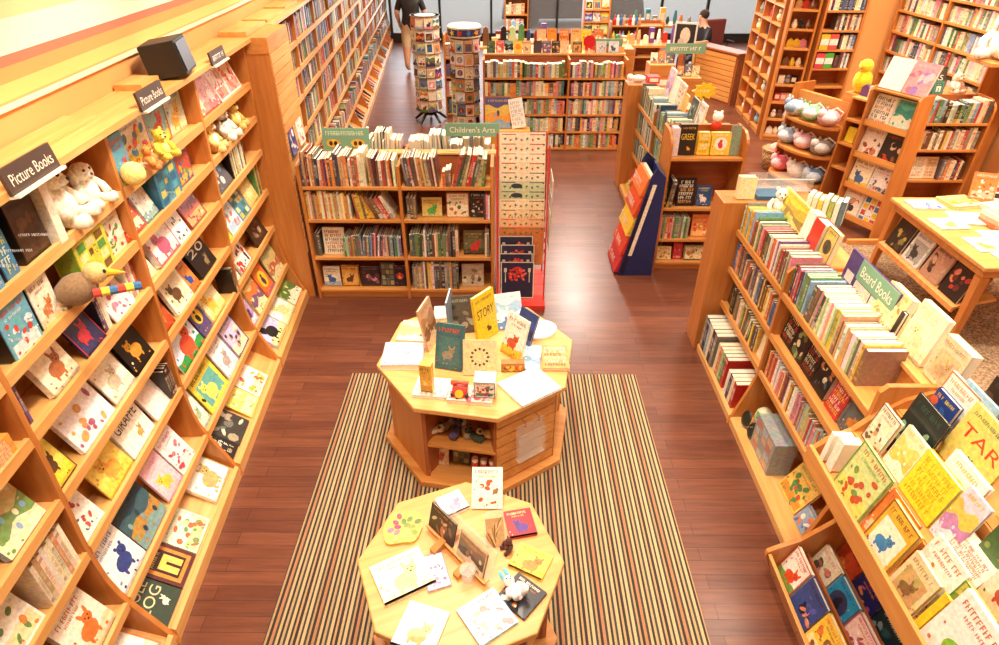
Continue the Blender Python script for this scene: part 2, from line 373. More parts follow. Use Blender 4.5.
def book_shell(mb, w, h, t, col, back=None, c=.0022):
    """C-section cover seen from the front; x width, y height, front at z=0"""
    c = min(c, t*.2)
    mb.prism([(0,0),(w,0),(w,-c),(c,-c),(c,-t+c),(w,-t+c),(w,-t),(0,-t)], 'y', 0, h, col)
def swap(mb):  # prism on 'y' uses (x,z): already right
    return mb
_nb = [0]
def face_book(mw, w, h, t, art, label, name='picture_book', cat='picture book', group=None, pages=True):
    """a book or box seen from its front: local x right, y up the cover, z out of it"""
    _nb[0] += 1; rnd = random.Random(_nb[0]*7+3)
    mb = MB(); book_shell(mb, w, h, t, art.split(':')[1].split(',')[0])
    cover_art(mb, w, h, art, rnd)
    o = mb.build(name, mw=mw); tag(o, label, cat, group)
    if pages:
        p = MB(); c = min(.0022, t*.2); p.box(c, w-.005, .004, h-.004, -t+c, -c, mat='paper'); p.build('pages', o)
    return o
def lean_mat(F, s, dep, z, th, t=0, roll=0):
    th = math.radians(th)
    m = Matrix(((1, 0, 0), (0, sin(th), -cos(th)), (0, cos(th), sin(th)))).to_4x4()
    return F @ Tr(s, dep, z+t*sin(th)+.001) @ m @ Rz(roll)
def spine_mb(mb, t, h, d, col, c2, rnd, T=None, pages=False):
    c = min(.002, t*.2)
    mb.prism([(0,0),(t,0),(t,-d),(t-c,-d),(t-c,-c),(c,-c),(c,-d),(0,-d)], 'y', 0, h, col, T=T)
    z = .0004; k = rnd.randrange(5); a = t*.14
    l1 = lin(col) if isinstance(col, str) else col; l2 = lin(c2); c2 = tuple(.45*p+.55*q for p, q in zip(l1, l2))
    if t > .011:
        if k in (0, 1): rect(mb, a, h*.12, t-a, h*.2, z, c2, T); 
        if k in (1, 2): rect(mb, 0, h*.86, t, h*.93, z, c2, T)
        if k == 3: rect(mb, 0, 0, t, h*.24, z, c2, T)
        if k == 4: rect(mb, a, h*.3, t-a, h*.78, z, c2, T)
        gc = c2 if k != 4 else col; y = h*.32; b = (t-2*a)*.25
        for _ in range(int(h*.42/max(t*.3, .006))):
            if rnd.random() < .8: rect(mb, a+b*rnd.choice((0, .6)), y, t-a-b*rnd.choice((0, .6)), y+max(t*.16, .003), z*2, gc, T)
            y += max(t*.3, .006)
            if y > h*.78: break
    if pages: mb.box(c, t-c, .004, h-.005, -d+.004, -c, mat='paper', T=T)
def spine_book(F, s, dep, z, t, h, d, lean, col, c2, label, name='storybook', cat='book', group=None, pages=True):
    _nb[0] += 1; rnd = random.Random(_nb[0]*13+1)
    ph = math.radians(lean)
    m = Matrix(((cos(ph), sin(ph), 0), (0, 0, -1), (-sin(ph), cos(ph), 0))).to_4x4()
    up = t*sin(ph) if ph > 0 else 0
    mw = F @ Tr(s, dep, z+up+.001) @ m
    mb = MB(); spine_mb(mb, t, h, d, col, c2, rnd, pages=not pages)
    o = mb.build(name, mw=mw); tag(o, label, cat, group)
    if pages:
        p = MB(); c = min(.002, t*.2); p.box(c, t-c, .004, h-.005, -d+.004, -c, mat='paper'); p.build('pages', o)
    return o
NAMES = [n for n, _ in PAL]
def fill(F, s0, s1, dep, z, where, seed, hr=(.19, .25), tr=(.014, .034), dr=(.14, .19), cols=None, end='left', name='storybook', cat='book', group=None, leans=(), pages=True, start=1, stuff=None):
    """books standing spine out along a shelf; leans: [(from fraction, to fraction, degrees)]"""
    rnd = random.Random(seed); s = s0; i = start; cols = cols or NAMES; last = 0
    while True:
        t = rnd.uniform(*tr)
        f = (s-s0)/(s1-s0); lean = 0
        for a, b, g in leans:
            if a <= f < b: lean = g+rnd.uniform(-2, 2)
        h = rnd.uniform(*hr); d = rnd.uniform(*dr)
        if rnd.random() < .6 and i > start: h = last+rnd.uniform(-.006, .006); h = max(hr[0], min(hr[1], h))
        last = h
        step = t/cos(math.radians(lean))
        if lean < 0 and f < .05: s += h*sin(math.radians(-lean))
        if s+step+(h*sin(math.radians(lean)) if lean > 0 else 0)+.002 > s1: break
        nm = rnd.choice(cols); n2 = rnd.choice(['white', 'cream', 'yellow', 'black', 'red', 'navy'])
        if n2 == nm: n2 = 'cream' if nm != 'cream' else 'brown'
        q = rnd.uniform(0, .14); cr = lin('f0e4cc'); j = [min(1, v*rnd.uniform(.85, 1.15)*(1-q)+q*cr[k]) for k, v in enumerate(lin(PD[nm]))]
        if stuff is not None:
            ph = math.radians(lean); m = Matrix(((cos(ph), sin(ph), 0), (0, 0, -1), (-sin(ph), cos(ph), 0))).to_4x4()
            spine_mb(stuff, t, h, d, j, PD[n2], rnd, T=F @ Tr(s, dep+rnd.uniform(0, .012), z+.001+max(0, t*sin(ph))) @ m, pages=True)
        else:
            spine_book(F, s, dep+rnd.uniform(0, .012), z, t, h, d, lean, j, PD[n2], f"{nm} spine, {ordinal(i)} from {end}, {where}", name, cat, group, pages)
        s += step+.0012; i += 1
    return i
# ------------------------------------------------------------------ frames
LA = Vector((-1.554, 1.721, 0)); la = Vector((-.0665, .9978, 0)); ld = Vector((-.9978, -.0665, 0))
FL = frame(LA, la, ld)                                  # left wall: local x along the wall, y into it
def FR(x): return frame((x, 0, 0), (0, -1, 0), (1, 0, 0))  # faces the aisle from the other side: local x = -world y, y = depth
# ------------------------------------------------------------------ the room
b = MB(); b.box(-4.6, 9, -1.5, 19.0, -.06, 0, mat='floor'); struct('floor', b)
b = MB(); b.box(2.5, 7.2, 2.2, 6.05, 0, .008, mat='carpet'); o = b.build('carpet'); tag(o, 'speckled beige carpet under the book table', 'carpet'); 
b = MB(); b.prism([(-3.4,.362),(3.84,.362),(17.6,.697),(17.6,.85),(-3.4,.5)], 'z', 0, 4.2, mat='wall_striped'); struct('wall_left', b, FL)
b = MB(); b.prism([(-3.4,.346),(3.84,.346),(17.6,.681),(17.6,.696),(3.84,.361),(-3.4,.361)], 'z', 2.335, 2.353, mat='wall_cream'); struct('trim_1', b, FL)
b = MB(); b.box(5.78, 5.9, -1.5, 9.6, 0, 4.2, mat='wall_orange'); struct('wall_right', b)
b = MB(); b.box(4.99, 5.9, 9.55, 9.62, 0, 4.2, mat='wall_orange'); struct('wall_alcove', b)
b = MB(); b.box(4.99, 9, 9.62, 9.74, 0, 4.2, mat='wall_cream'); struct('wall_recess', b)
b = MB(); b.box(8.9, 9, 9.7, 18.2, 0, 4.2, mat='wall_cream'); struct('wall_east', b)
b = MB(); b.box(-4.6, 9, -1.6, -1.5, 0, 4.2, mat='wall_cream'); struct('wall_back', b)
b = MB(); b.box(-4.6, 9, -1.6, 19, 4.2, 4.3, mat='ceiling'); struct('ceiling', b)
# window wall at the street end
mull = [-3.0, -1.7, -.35, .62, 1.38, 2.75, 4.1, 5.3, 6.6, 8.9]
b = MB(); b.box(-4.2, 9, 18.0, 18.14, 0, .16, mat='frame'); b.box(-4.2, 9, 18.0, 18.14, 3.5, 4.2, mat='wall_cream')
struct('wall_front', b)
for i, (x0, x1) in enumerate(zip(mull[:-1], mull[1:])):
    b = MB(); w = .055
    b.box(x0-w*.5, x0+w*.5, 18.0, 18.12, .16, 3.5, mat='frame'); b.box(x0+w*.5, x1-w*.5, 18.02, 18.1, .16, .22, mat='frame'); b.box(x0+w*.5, x1-w*.5, 18.02, 18.1, 3.44, 3.5, mat='frame')
    o = struct(f'window_{i+1}', b)
    g = MB(); g.box(x0+w*.5, x1-w*.5, 18.05, 18.06, .22, 3.44, mat='glass'); g.build('pane', o)
b = MB(); b.box(-12, 16, 18.2, 34, -.15, -.1, mat='pave'); struct('pavement_outside', b)
# ------------------------------------------------------------------ wall bookcases
LEV = [1.90, 1.65, 1.39, 1.06, .73, .36]
SH = ['top', 'second', 'third', 'fourth', 'fifth', 'sixth']
def front_at(z):
    P = [(0,.03),(.04,.035),(.33,.15),(.53,.2),(.8,.205),(1.2,.178),(1.6,.16),(2.2,.142)]
    for (z0, d0), (z1, d1) in zip(P[:-1], P[1:]):
        if z <= z1: return d0+(d1-d0)*(z-z0)/(z1-z0)
    return .142
def wall_case(label, ups, s0, s1, top_lip=True):
    r = empty('tall_bookcase', label, 'bookcase', FL @ Tr(s0, 0, 0)); q = s0
    prof = [(.03,0),(.035,.04),(.09,.18),(.15,.33),(.182,.43),(.2,.53),(.207,.68),(.205,.8),(.178,1.2),(.16,1.6),(.142,2.183),(.346,2.183),(.346,0)]
    for u in ups:
        b = MB(); b.prism(prof, 'x', u-q, u-q+.026, mat='wood_side'); b.build('upright', r)
    for a, c in zip(ups[:-1], ups[1:]):
        for z in LEV:
            f = front_at(z); b = MB()
            b.prism([(f,z-.035),(.345,z-.035),(.345,z),(f+.02,z),(f+.02,z+.012),(f,z+.012)], 'x', a-q+.027, c-q-.001, mat='wood_pale_lit'); b.build('shelf', r)
        b = MB(); b.prism([(.035,0),(.035,.085),(.055,.1),(.07,.075),(.27,.2),(.345,.2),(.345,0)], 'x', a-q+.027, c-q-.001, mat='wood_pale_lit'); b.build('base_tray', r)
    b = MB(); b.box(s0-q, s1-q, .347, .359, 0, 2.183, mat='wood'); b.build('back_panel', r)
    b = MB(); b.box(s0-q, s1-q, .09, .359, 2.184, 2.212, mat='wood_pale_lit'); b.build('top_board', r)
    return r
wall_case('tall slanted maple bookcase along the striped wall, full of face-out picture books', [-2.28, -1.18, -.084, 1.0, 2.115, 3.165], -2.28, 3.195)
# face-out books: (shelf, s0, s1, height, art, words)
BK = [
('second',.984,1.179,.25,'S:e0552a,f2d9b0,c83a1e,7a2a1a','orange-red boxed picture book'),('second',1.19,1.349,.27,'A:f6f0e0,8fb0a8,fdf8ee,333333','cream board book with pale green edge'),
('third',1.04,1.153,.24,'A:fbf5dc,e8e0a8,6aa04a,333333','cream picture book with small green plant'),('third',1.202,1.474,.27,'A:fffaf0,f2e6d8,d05a78,c04040','thick white picture book with pink bird'),
('third',1.481,1.646,.27,'S:fffdf6,fffdf6,444444,888888','tall white picture book with tiny dark marks'),('third',1.680,1.929,.25,'S:c0572c,e09a58,8f2f1c,f0c070','rust brown patterned picture book'),
('fourth',1.035,1.193,.22,'A:c9502a,b84424,d88848,3a2a20','red picture book with orange creature'),('fourth',1.241,1.484,.27,'B:f7efd8,e6d8b8,6a4a30,7a6038','cream picture book with brown animal in a panel'),
('fourth',1.488,1.614,.21,'A:e08a3c,d8722c,2a4aa0,222244','orange picture book with blue creature'),('fourth',1.655,1.921,.25,'T20:1c1412,1c1412,f0e8d8,8a7050','black picture book with large white numeral'),
('fifth',1.129,1.472,.25,'A:dfe6f4,3a9a4a,e05a3a,4a5ab0','pale blue picture book with orange figure on green'),('fifth',1.488,1.641,.25,'M:5a4a78,5a4a78,f0d030,2a2440','purple picture book with yellow moon circle'),
('fifth',1.664,1.911,.25,'A:fbf0c0,f5e088,f0c050,c09040','pale yellow picture book with faint golden figure'),('sixth',1.039,1.16,.26,'A:f8f6e8,d8e0d0,a8b890,8a9a88','white picture book with grey-green ground'),
('sixth',1.190,1.509,.26,'B:f0d850,68b0a8,f4e070,282018','yellow picture book with teal panel'),('sixth',1.540,1.747,.26,'A:fffcf6,fffcf6,b8a8a0,c8a0a0','white picture book with thin pencil drawing'),
('sixth',1.765,2.0,.26,'S:d8c8e8,f4ecc0,505050,e0a0a0','lilac picture book with tiny birds'),('bottom',1.035,1.168,.26,'T:1a1614,1a1614,f4eee0,d8c8a0','black picture book crowded with cream lettering'),
('bottom',1.179,1.410,.26,'P:3a3630,707068,d8d0c0,a89880','dark grey photographic picture book'),('bottom',1.450,1.65,.27,'S:f2e070,f8f0b0,b8b040,f4f0d8','yellow-green picture book'),
('bottom',1.657,1.903,.24,'S:fff6e4,fbe8b8,e06a40,f0b040','white picture book with orange flowers'),
('top',2.15,2.386,.26,'A:f8b8a8,e87858,f0e8c0,3a3a60','pink picture book with cartoon animals'),('top',2.388,2.590,.26,'A:f6a090,e05848,f8e8e0,c02020','pink and red picture book'),
('top',2.592,2.785,.26,'S:f8ece4,f08870,d83830,e86050','white picture book with big red dots'),('top',2.787,3.043,.27,'S:fbf0ea,f4a898,d04838,e88070','white picture book with small pink dots'),
('third',2.145,2.21,.24,'A:80a8a0,6a9890,d8e0d8,334444','narrow teal picture book'),('third',2.218,2.495,.24,'P:4a3830,c86a40,e8d8c8,7088a8','dark picture book with a group of children'),
('fourth',2.145,2.26,.24,'X:f6e22a,f6e22a,f8f060,d8b010','plain bright yellow picture book'),('fourth',2.290,2.523,.22,'S:dfe8f2,a8c8e0,d88070,80a0c0','pale blue picture book with scattered figures'),
('fourth',2.529,2.75,.21,'C:4a8ab0,e0c050,3a7a5a,d8d8a0','blue board book with coloured windows'),('fourth',2.758,2.985,.29,'A:f2d890,e8c878,f8e8b0,b89048','large pale yellow picture book'),
('fifth',2.145,2.273,.24,'A:fbf8ee,e8e8e0,b8c0b8,505850','white picture book with dark lettering'),('fifth',2.306,2.566,.26,'S:fffaf2,fffaf2,403030,d04030','white picture book with dark leaping figures'),
('fifth',2.757,3.048,.23,'P:3e2a20,5a4030,8a6a50,b89878','dark brown picture book'),('sixth',2.145,2.285,.24,'A:b89ac8,f0e0f0,5a3a78,e0a0c0','purple picture book with curled figure'),
('sixth',2.326,2.556,.26,'L:e8c878,d87840,7a5a80,f2e2b0','tan picture book with striped landscape'),('sixth',2.586,2.795,.25,'M:d8703a,b85a78,f0c030,4a2a48','orange and plum picture book with yellow ring'),
('sixth',2.827,3.115,.27,'L:a8b080,d8c080,c86a48,e8dca8','olive picture book with hill scene'),('bottom',2.247,2.549,.28,'A:cfc4e8,f4e8a0,202020,c05030','lilac picture book with black dog'),
('bottom',2.578,2.866,.27,'A:fffdf4,f8f0c0,f2e0a0,c0c0b0','white and pale yellow picture book'),('bottom',2.872,3.15,.30,'L:e4e0a8,8aa050,5a7a3a,f0ecd0','large green picture book'),
('third',.144,.334,.27,'A:f6ead0,efe0c0,b06a3c,8a5a38','cream picture book with brown bear'),
('third',.403,.571,.24,'A:2a2a58,30305a,c0303a,5a4a90','dark blue picture book with red figure'),('third',.679,.873,.25,'S:fbf0e8,f8e0e0,c04a48,d88090','white picture book with pink lettering'),
('fourth',-.05,.095,.24,'A:f2dc60,f0d040,5a3a20,e8c030','yellow picture book with dark-haired child'),('fourth',.165,.445,.25,'S:f4eef0,f0e4ea,b05a80,d8a060','white picture book with plum and brown blots'),
('fourth',.474,.671,.25,'A:fbf4e2,f0e4cc,c8b89a,d8a848','white picture book with faint dog drawing'),('fourth',.692,.896,.27,'A:15110e,15110e,d89838,e8dcc0','black picture book with golden animal'),
('fifth',-.05,.125,.25,'S:fbf6ec,f6eee0,4a5a8a,c05050','white alphabet picture book with blue letters'),('fifth',.202,.435,.25,'A:f6d868,f4cc50,e8a848,d89838','yellow picture book with orange character'),
('fifth',.446,.689,.27,'TGIRAFFE:fbf6e8,f6eee0,2a2420,c8a060','white picture book titled in big dark letters'),('fifth',.727,.957,.26,'X:fbeee8,fbeee8,f0d8d0,e8c8c0','plain pinkish white picture book'),
('sixth',-.047,.185,.26,'A:fbf8f4,f4f0f0,3a4a8a,8090b8','white picture book with blue bird'),('sixth',.190,.448,.25,'L:2c4450,40606a,b88a48,80a0a0','dark teal picture book with gold thicket'),
('sixth',.492,.671,.24,'A:f4c8d0,f4c0cc,f0c848,e8a0b0','pink picture book with yellow chick'),('sixth',.686,.866,.24,'S:fbf0ee,f6dcdc,d84858,e07888','white picture book with red squiggles'),
('bottom',-.05,.152,.27,'THOLE/LOG:2c3e30,2c3e30,d8d0a0,f0e8d0','dark green picture book with pale title'),('bottom',.160,.36,.25,'F:5a2420,d88a38,f0c860,381410','dark red picture book with golden doorway'),
('bottom',.364,.590,.24,'S:e8ecd0,b8cc98,d86a48,6a9a58','pale green picture book with red flowers'),('bottom',.708,.98,.26,'A:fffaf0,fffaf0,c8a868,d8b878','white picture book with tan bear'),
# nearest bay, beside the edge of the picture
('third',-.36,-.14,.25,'A:f4ead0,d8b070,b0703c,a06030','cream picture book with brown monkey'),('fourth',-.36,-.14,.26,'L:8ab0d0,d0c080,7a9a58,f0e8c0','sky blue picture book with green hills'),
('fifth',-.62,-.36,.26,'S:f8f0e0,f0d8a8,d08040,6a8a50','white picture book with animals and leaves'),
('sixth',-.62,-.39,.26,'M:1f4a4a,1f4a4a,e8c048,20302c','teal picture book with golden ring'),('sixth',-.36,-.14,.25,'A:f8ecd8,f0d8b0,e07838,c86030','white picture book with orange fox'),
('bottom',-.72,-.44,.27,'L:7aa0d0,e8d060,6a80b0,f0e090','blue and yellow picture book'),('bottom',-.40,-.12,.27,'A:fdf4ea,f8d8c0,e88850,e0b090','white picture book with orange cat'),
]
BAYW = {0: 'nearest bay of wall bookcase', 1: 'second bay of wall bookcase', 2: 'third bay of wall bookcase', 3: 'last bay of wall bookcase'}
for k, (sh, s0, s1, h, art, d) in enumerate(BK):
    bay = 0 if s0 < -.09 else 1 if s0 < .98 else 2 if s0 < 2.1 else 3
    rnd = random.Random(k); t = rnd.choice((.01, .014, .022, .03))
    if 'thick' in d or 'boxed' in d: t = .035
    if sh == 'bottom': mw = lean_mat(FL, s0, .075, .088, 52, t)
    else:
        i_ = SH.index(sh); z = LEV[i_]; av = (2.18 if i_ == 0 else LEV[i_-1]-.036)-z; th_ = 24 if h < .27 else 20
        h = min(h, (av-.006-2*t*sin(math.radians(th_)))/cos(math.radians(th_))); mw = lean_mat(FL, s0, front_at(z)+.024, z, th_, t)
    face_book(mw, s1-s0, h, t, art, f"{d}, {sh} shelf, {BAYW[bay]}" if sh != 'bottom' else f"{d}, bottom tray, {BAYW[bay]}", group='face-out picture books on the wall bookcase')
# upright stacks leaning on the same shelves
def stack(F, s, dep, z, n, t, h, d, th, cols, where, name='picture_book', seed=0, grp='stacked picture books on the wall bookcase'):
    """copies standing one behind another, spines towards the near end"""
    rnd = random.Random(seed)
    for i in range(n):
        nm = cols[i % len(cols)]; j = [min(1, v*rnd.uniform(.85, 1.15)) for v in lin(PD[nm])]
        spine_book(F, s+i*(t+.001), dep, z, t, h+rnd.uniform(-.01, .01), d, 0, j, PD['cream' if nm != 'cream' else 'brown'], f"{nm} book spine, {ordinal(i+1)} of {where}", name, 'picture book', grp)
stack(FL, -.055, 0.215, 1.39, 5, .014, .2, .12, 0, ['purple', 'navy', 'purple', 'maroon', 'purple'], 'the purple stack on the third shelf near the end', seed=1)
stack(FL, .60, 0.215, 1.39, 4, .016, .2, .12, 0, ['navy', 'purple', 'cream', 'white'], 'the short stack beside the dark blue picture book', seed=2)
stack(FL, .885, 0.215, 1.39, 5, .018, .205, .12, 0, ['white', 'pink', 'cream', 'white', 'red'], 'the white stack by the upright, third shelf', seed=3)
stack(FL, -.33, 0.210, .73, 9, .022, .25, .12, 0, ['cream', 'tan', 'cream', 'white', 'cream'], 'the cream stack on the fifth shelf, nearest bay', seed=4)
stack(FL, .90, 0.215, .73, 4, .02, .2, .12, 0, ['black', 'maroon', 'black', 'brown'], 'the dark stack by the upright, fifth shelf', seed=6)
stack(FL, 2.53, 0.200, 1.39, 6, .02, .205, .12, 0, ['black', 'cream', 'green', 'white', 'dark green', 'cream'], 'the stack on the third shelf, last bay', seed=7)
stack(FL, 2.68, 0.200, 1.39, 6, .026, .21, .12, 0, ['cream', 'white', 'dark green', 'cream', 'white', 'black'], 'the second stack on the third shelf, last bay', seed=8)
stack(FL, 2.99, 0.215, 1.06, 5, .022, .27, .12, 0, ['green', 'yellow', 'dark green', 'teal', 'yellow'], 'the green stack by the end panel', seed=9)
stack(FL, 2.05, 0.200, .73, 2, .02, .2, .12, 0, ['black', 'brown'], 'the pair by the upright, fifth shelf, third bay', seed=10)
# boxed toys
def toy_box(mw, w, h, t, art, side, label, name='toy_box', group=None):
    _nb[0] += 1; rnd = random.Random(_nb[0])
    o = empty(name, label, 'toy box', mw, group)
    mb = MB(); mb.box(0, w, 0, h, -t, 0, art.split(':')[1].split(',')[0]); b2 = mb.build('carton', o)
    f = MB(); rect(f, .001, .001, w-.001, h-.001, .0006, art.split(':')[1].split(',')[0]); cover_art(f, w, h, art, rnd, z=.001)
    if f.f: f.build('printed_front', b2)
    f = MB(); f.box(-.001, 0, .004, h-.004, -t+.004, -.004, side); glyphs(f, .1*t, 0, .8*t, .01, 0, 'ffffff', rnd, Ry(-90) @ Tr(0, h*.5, .002)); f.build('side_print', b2)
    return o
def upr(F, s, dep, z, yaw=0): return F @ Tr(s, dep, z+.001) @ Rz(yaw) @ Matrix(((1,0,0),(0,0,-1),(0,1,0))).to_4x4()
toy_box(upr(FL, 1.045, .16, 1.9), .13, .24, .17, 'A:5aa0c0,d8d050,d84838,e04030', '1d1715', 'tall blue doll box with dark side, top shelf beside the upright')
toy_box(upr(FL, 1.215, .22, 1.9), .33, .26, .12, 'S:f4f0dc,f0dc48,e0503c,4a86b8', 'e8d860', 'wide white and yellow toy box printed with children, top shelf')
toy_box(upr(FL, 1.56, .23, 1.9), .27, .25, .12, 'A:8fc4c8,f0dc60,d84a3c,c03030', '5aa0a8', 'wide pale blue toy box with red figure, top shelf')
toy_box(upr(FL, 1.84, .23, 1.9), .24, .23, .12, 'A:c8dcd0,f4e8b8,e8b848,3a80a0', '80b0a8', 'pale green toy box with yellow figure at the end of the top shelf')
toy_box(upr(FL, 1.37, .17, 1.65), .27, .2, .15, 'C:3f8fb4,2f6f98,58b0c8,e8d060', '2f7090', 'square blue building toy box on the second shelf')
toy_box(upr(FL, 1.70, .2, 1.65), .2, .19, .12, 'S:d8503a,e8c050,3a70a0,60a048', '8a3020', 'red toy box with coloured pieces on the second shelf')
toy_box(upr(FL, .55, .17, 1.65), .25, .2, .1, 'C:d8d048,5a9a48,e8e0a0,7a5a30', '8aa838', 'yellow-green toy box with animal pictures on the second shelf')
toy_box(upr(FL, .80, .2, 1.65), .19, .205, .1, 'S:f6f0e0,f2e4c4,c84834,5a9a4a', 'e8dcc0', 'white toy box printed with apples and leaves, second shelf')
toy_box(upr(FL, .03, .17, 1.65), .17, .205, .14, 'S:6ab0c8,d8f0f0,d04838,f0f0f0', '2a2018', 'blue gingham toy box with red figure on the second shelf')
toy_box(upr(FL, .23, .18, 1.65), .13, .2, .14, 'A:f4ecd8,e8d8b0,d08048,a06030', '3a2a20', 'cream toy box with dark side on the second shelf')
toy_box(upr(FL, -.36, .18, 1.39), .22, .09, .13, 'T:e89a48,e89a48,f8ecd0,f8ecd0', 'c87828', 'flat orange boxed game with pale lettering, nearest bay')
for i, (s, c, w) in enumerate(((-.05, '4a8ab0', 'nearest'), (.06, '5a9ac0', 'middle'), (.17, '3f80a8', 'farthest'))):
    toy_box(upr(FL, s, .15+.012*i, 1.9), .075, .245, .15, f'T:{c},{c},e8ecd8,d8d060', '2a2622', f'tall blue boxed set with white lettering, {w} of three on the top shelf')
toy_box(upr(FL, .30, .18, 1.9), .16, .24, .15, 'P:4a3222,5a3c28,6a4a30,3a281c', '2e2018', 'dark brown leather-look box on the top shelf')
toy_box(upr(FL, .475, .15, 1.9), .05, .245, .17, 'X:f0e8d4,f0e8d4,f0e8d4,f0e8d4', 'f4ecd8', 'narrow cream box beside the white plush dog')

# ------------------------------------------------------------------ plush toys
def plush(mw, k, body, belly, dark, label, ear='round', name='plush_toy', seat=True, stripes=None, earcol=None):
    o = empty(name, label, 'plush toy', mw)
    b = MB(); b.ball((0, 0, .09*k), (.075*k, .065*k, .095*k), body); b.ball((0, -.035*k, .085*k), (.05*k, .045*k, .07*k), belly)
    if stripes:
        for i in range(4): b.ball((0, .004*k, (.05+.035*i)*k), (.076*k, .067*k, .008*k), stripes)
    b.build('body', o, smooth=True)
    b = MB(); b.ball((0, -.01*k, .215*k), (.062*k, .058*k, .056*k), body); b.ball((0, -.06*k, .2*k), (.03*k, .024*k, .022*k), belly); b.ball((0, -.083*k, .206*k), .009*k, dark)
    for s in (-1, 1): b.ball((s*.024*k, -.06*k, .232*k), .008*k, dark)
    if stripes:
        for i in range(3): b.ball((0, 0, (.235+.012*i)*k), (.06*k-.008*k*i, .055*k-.008*k*i, .004*k), stripes)
    hd = b.build('head', o, smooth=True)
    for s in (-1, 1):
        b = MB()
        if ear == 'long': b.ball((s*.066*k, -.005*k, .19*k), (.018*k, .03*k, .055*k), body)
        elif ear == 'tall': b.ball((s*.03*k, 0, .3*k), (.024*k, .018*k, .06*k), earcol or body)
        else: b.ball((s*.048*k, 0, .262*k), (.022*k, .014*k, .022*k), body)
        b.build('ear', hd, smooth=True)
        b = MB(); b.tube([(s*.06*k, -.01*k, .15*k), (s*.095*k, -.04*k, .1*k), (s*.085*k, -.075*k, .06*k)], [.024*k, .024*k, .026*k], body, 'cloth', 10); b.build('arm', o, smooth=True)
        b = MB(); b.tube([(s*.04*k, -.02*k, .035*k), (s*.065*k, -.09*k, .03*k), (s*.07*k, -.125*k, .042*k)], [.032*k, .03*k, .034*k], body, 'cloth', 10); b.build('leg', o, smooth=True)
    return o
plush(FL @ Tr(.66, .235, 1.9) @ Rz(10), .95, 'f4e8d0', 'fbf3e2', '4a3424', 'cream plush dog sitting on the top shelf under the nearest sign', 'long')
plush(FL @ Tr(.87, .225, 1.9) @ Rz(-12), .72, 'f6ecd8', 'fdf6e8', '5a4030', 'smaller white plush dog beside the upright on the top shelf', 'long')
plush(FL @ Tr(1.46, .13, 1.913) @ Rz(-18), .55, 'f2d848', 'f8ea90', '4a3020', 'yellow plush bear lying before the white and yellow toy box')
plush(FL @ Tr(1.29, .13, 1.913) @ Rz(15), .42, 'e08838', 'f0b060', '40281c', 'small orange plush toy before the toy boxes on the top shelf')
b = MB(); b.ball((0, 0, .055), .055, 'f2de84', 'cloth', 16); o = b.build('plush_ball', mw=FL @ Tr(1.075, .11, 1.912), smooth=True); tag(o, 'pale yellow plush ball in front of the tall blue doll box', 'toy ball')
plush(FL @ Tr(2.36, .24, 1.65) @ Rz(8), .8, 'f0c878', 'f8f0e0', '3a2a20', 'yellow and white plush animal on the second shelf, last bay')
plush(FL @ Tr(2.63, .24, 1.65) @ Rz(-5), .85, 'f4ecdc', 'fbf6ea', '2a2420', 'white plush tiger with dark stripes, second shelf, last bay', stripes='4a4038')
plush(FL @ Tr(2.88, .24, 1.65), .75, 'e8c060', 'f6e6b0', '3a2a20', 'golden plush animal against the end panel, second shelf')
# a cloth bird with striped scarf hanging over the shelf edge
o = empty('plush_bird', 'brown plush bird with yellow beak and striped red scarf, second shelf edge', 'plush toy', FL @ Tr(.42, .13, 1.663) @ Rz(-30))
b = MB(); b.ball((0, 0, .065), (.085, .06, .065), '8a6a4a'); b.build('body', o, smooth=True)
b = MB(); b.ball((.075, -.03, .11), .045, 'd8b878'); b.ball((.09, -.068, .12), .008, '201814'); b.build('head', o, smooth=True)
b = MB(); b.tube([(.1, -.05, .105), (.16, -.09, .085)], [.022, .002], 'e8c030', 'cloth', 8); b.build('beak', o, smooth=True)
b = MB()
for i in range(6): b.tube([(.02+.026*i, -.06-.012*i, .05-.004*i), (.046+.026*i, -.072-.012*i, .046-.004*i)], .019, ('d84030', 'f0d040', '3a70a0')[i % 3], 'cloth', 8)
b.build('scarf', o)
# second tag: board sheets hanging from the shelf edge
for i, (s, w, c) in enumerate(((.455, .2, 'apples'), (.67, .3, 'animals'))):
    pass
# ------------------------------------------------------------------ on top of the bookcase
def sign(mw, w, h, text, base, label, parent_name='shelf_sign', t=.012, sub=None):
    o = empty(parent_name, label, 'sign', mw)
    b = MB(); b.box(0, w, -t, 0, 0, h, mat=base); bd = b.build('board', o)
    b = MB(); T = Matrix(((1,0,0),(0,0,-1),(0,1,0))).to_4x4()
    if text: put_text(b, text, w*.08, h*.3, h*.42, t+.0015, 'f7efdc', w*.84, 'cream', T)
    else: glyphs(b, w*.12, h*.3, w*.76, h*.36, t+.0015, 'f7efdc', random.Random(4), T)
    b.build('lettering', bd); return o
def place_sign(s, w, h, text, base, label, z=2.19, dep=.085):
    o = sign(FL @ Tr(s, dep, z) @ Rx(-8), w, h, text, base, label)
    b = MB(); b.box(0, w, -.03, .01, -.006, .004, mat='cream'); b.build('holder_strip', o); return o
place_sign(.235, .30, .095, 'Picture Books', 'brown', 'brown sign reading Picture Books, nearest on the bookcase top')
place_sign(1.275, .285, .09, 'Picture Books', 'brown', 'brown sign reading Picture Books beside the black speaker')
place_sign(2.305, .26, .08, '', 'brown', 'small brown sign with pale lettering nearest the end panel')
o = empty('loudspeaker', 'black wedge loudspeaker tilted on top of the bookcase', 'speaker', FL @ Tr(1.86, .06, 2.213) @ Rz(8) @ Matrix.Diagonal((.82, .82, .82, 1)))
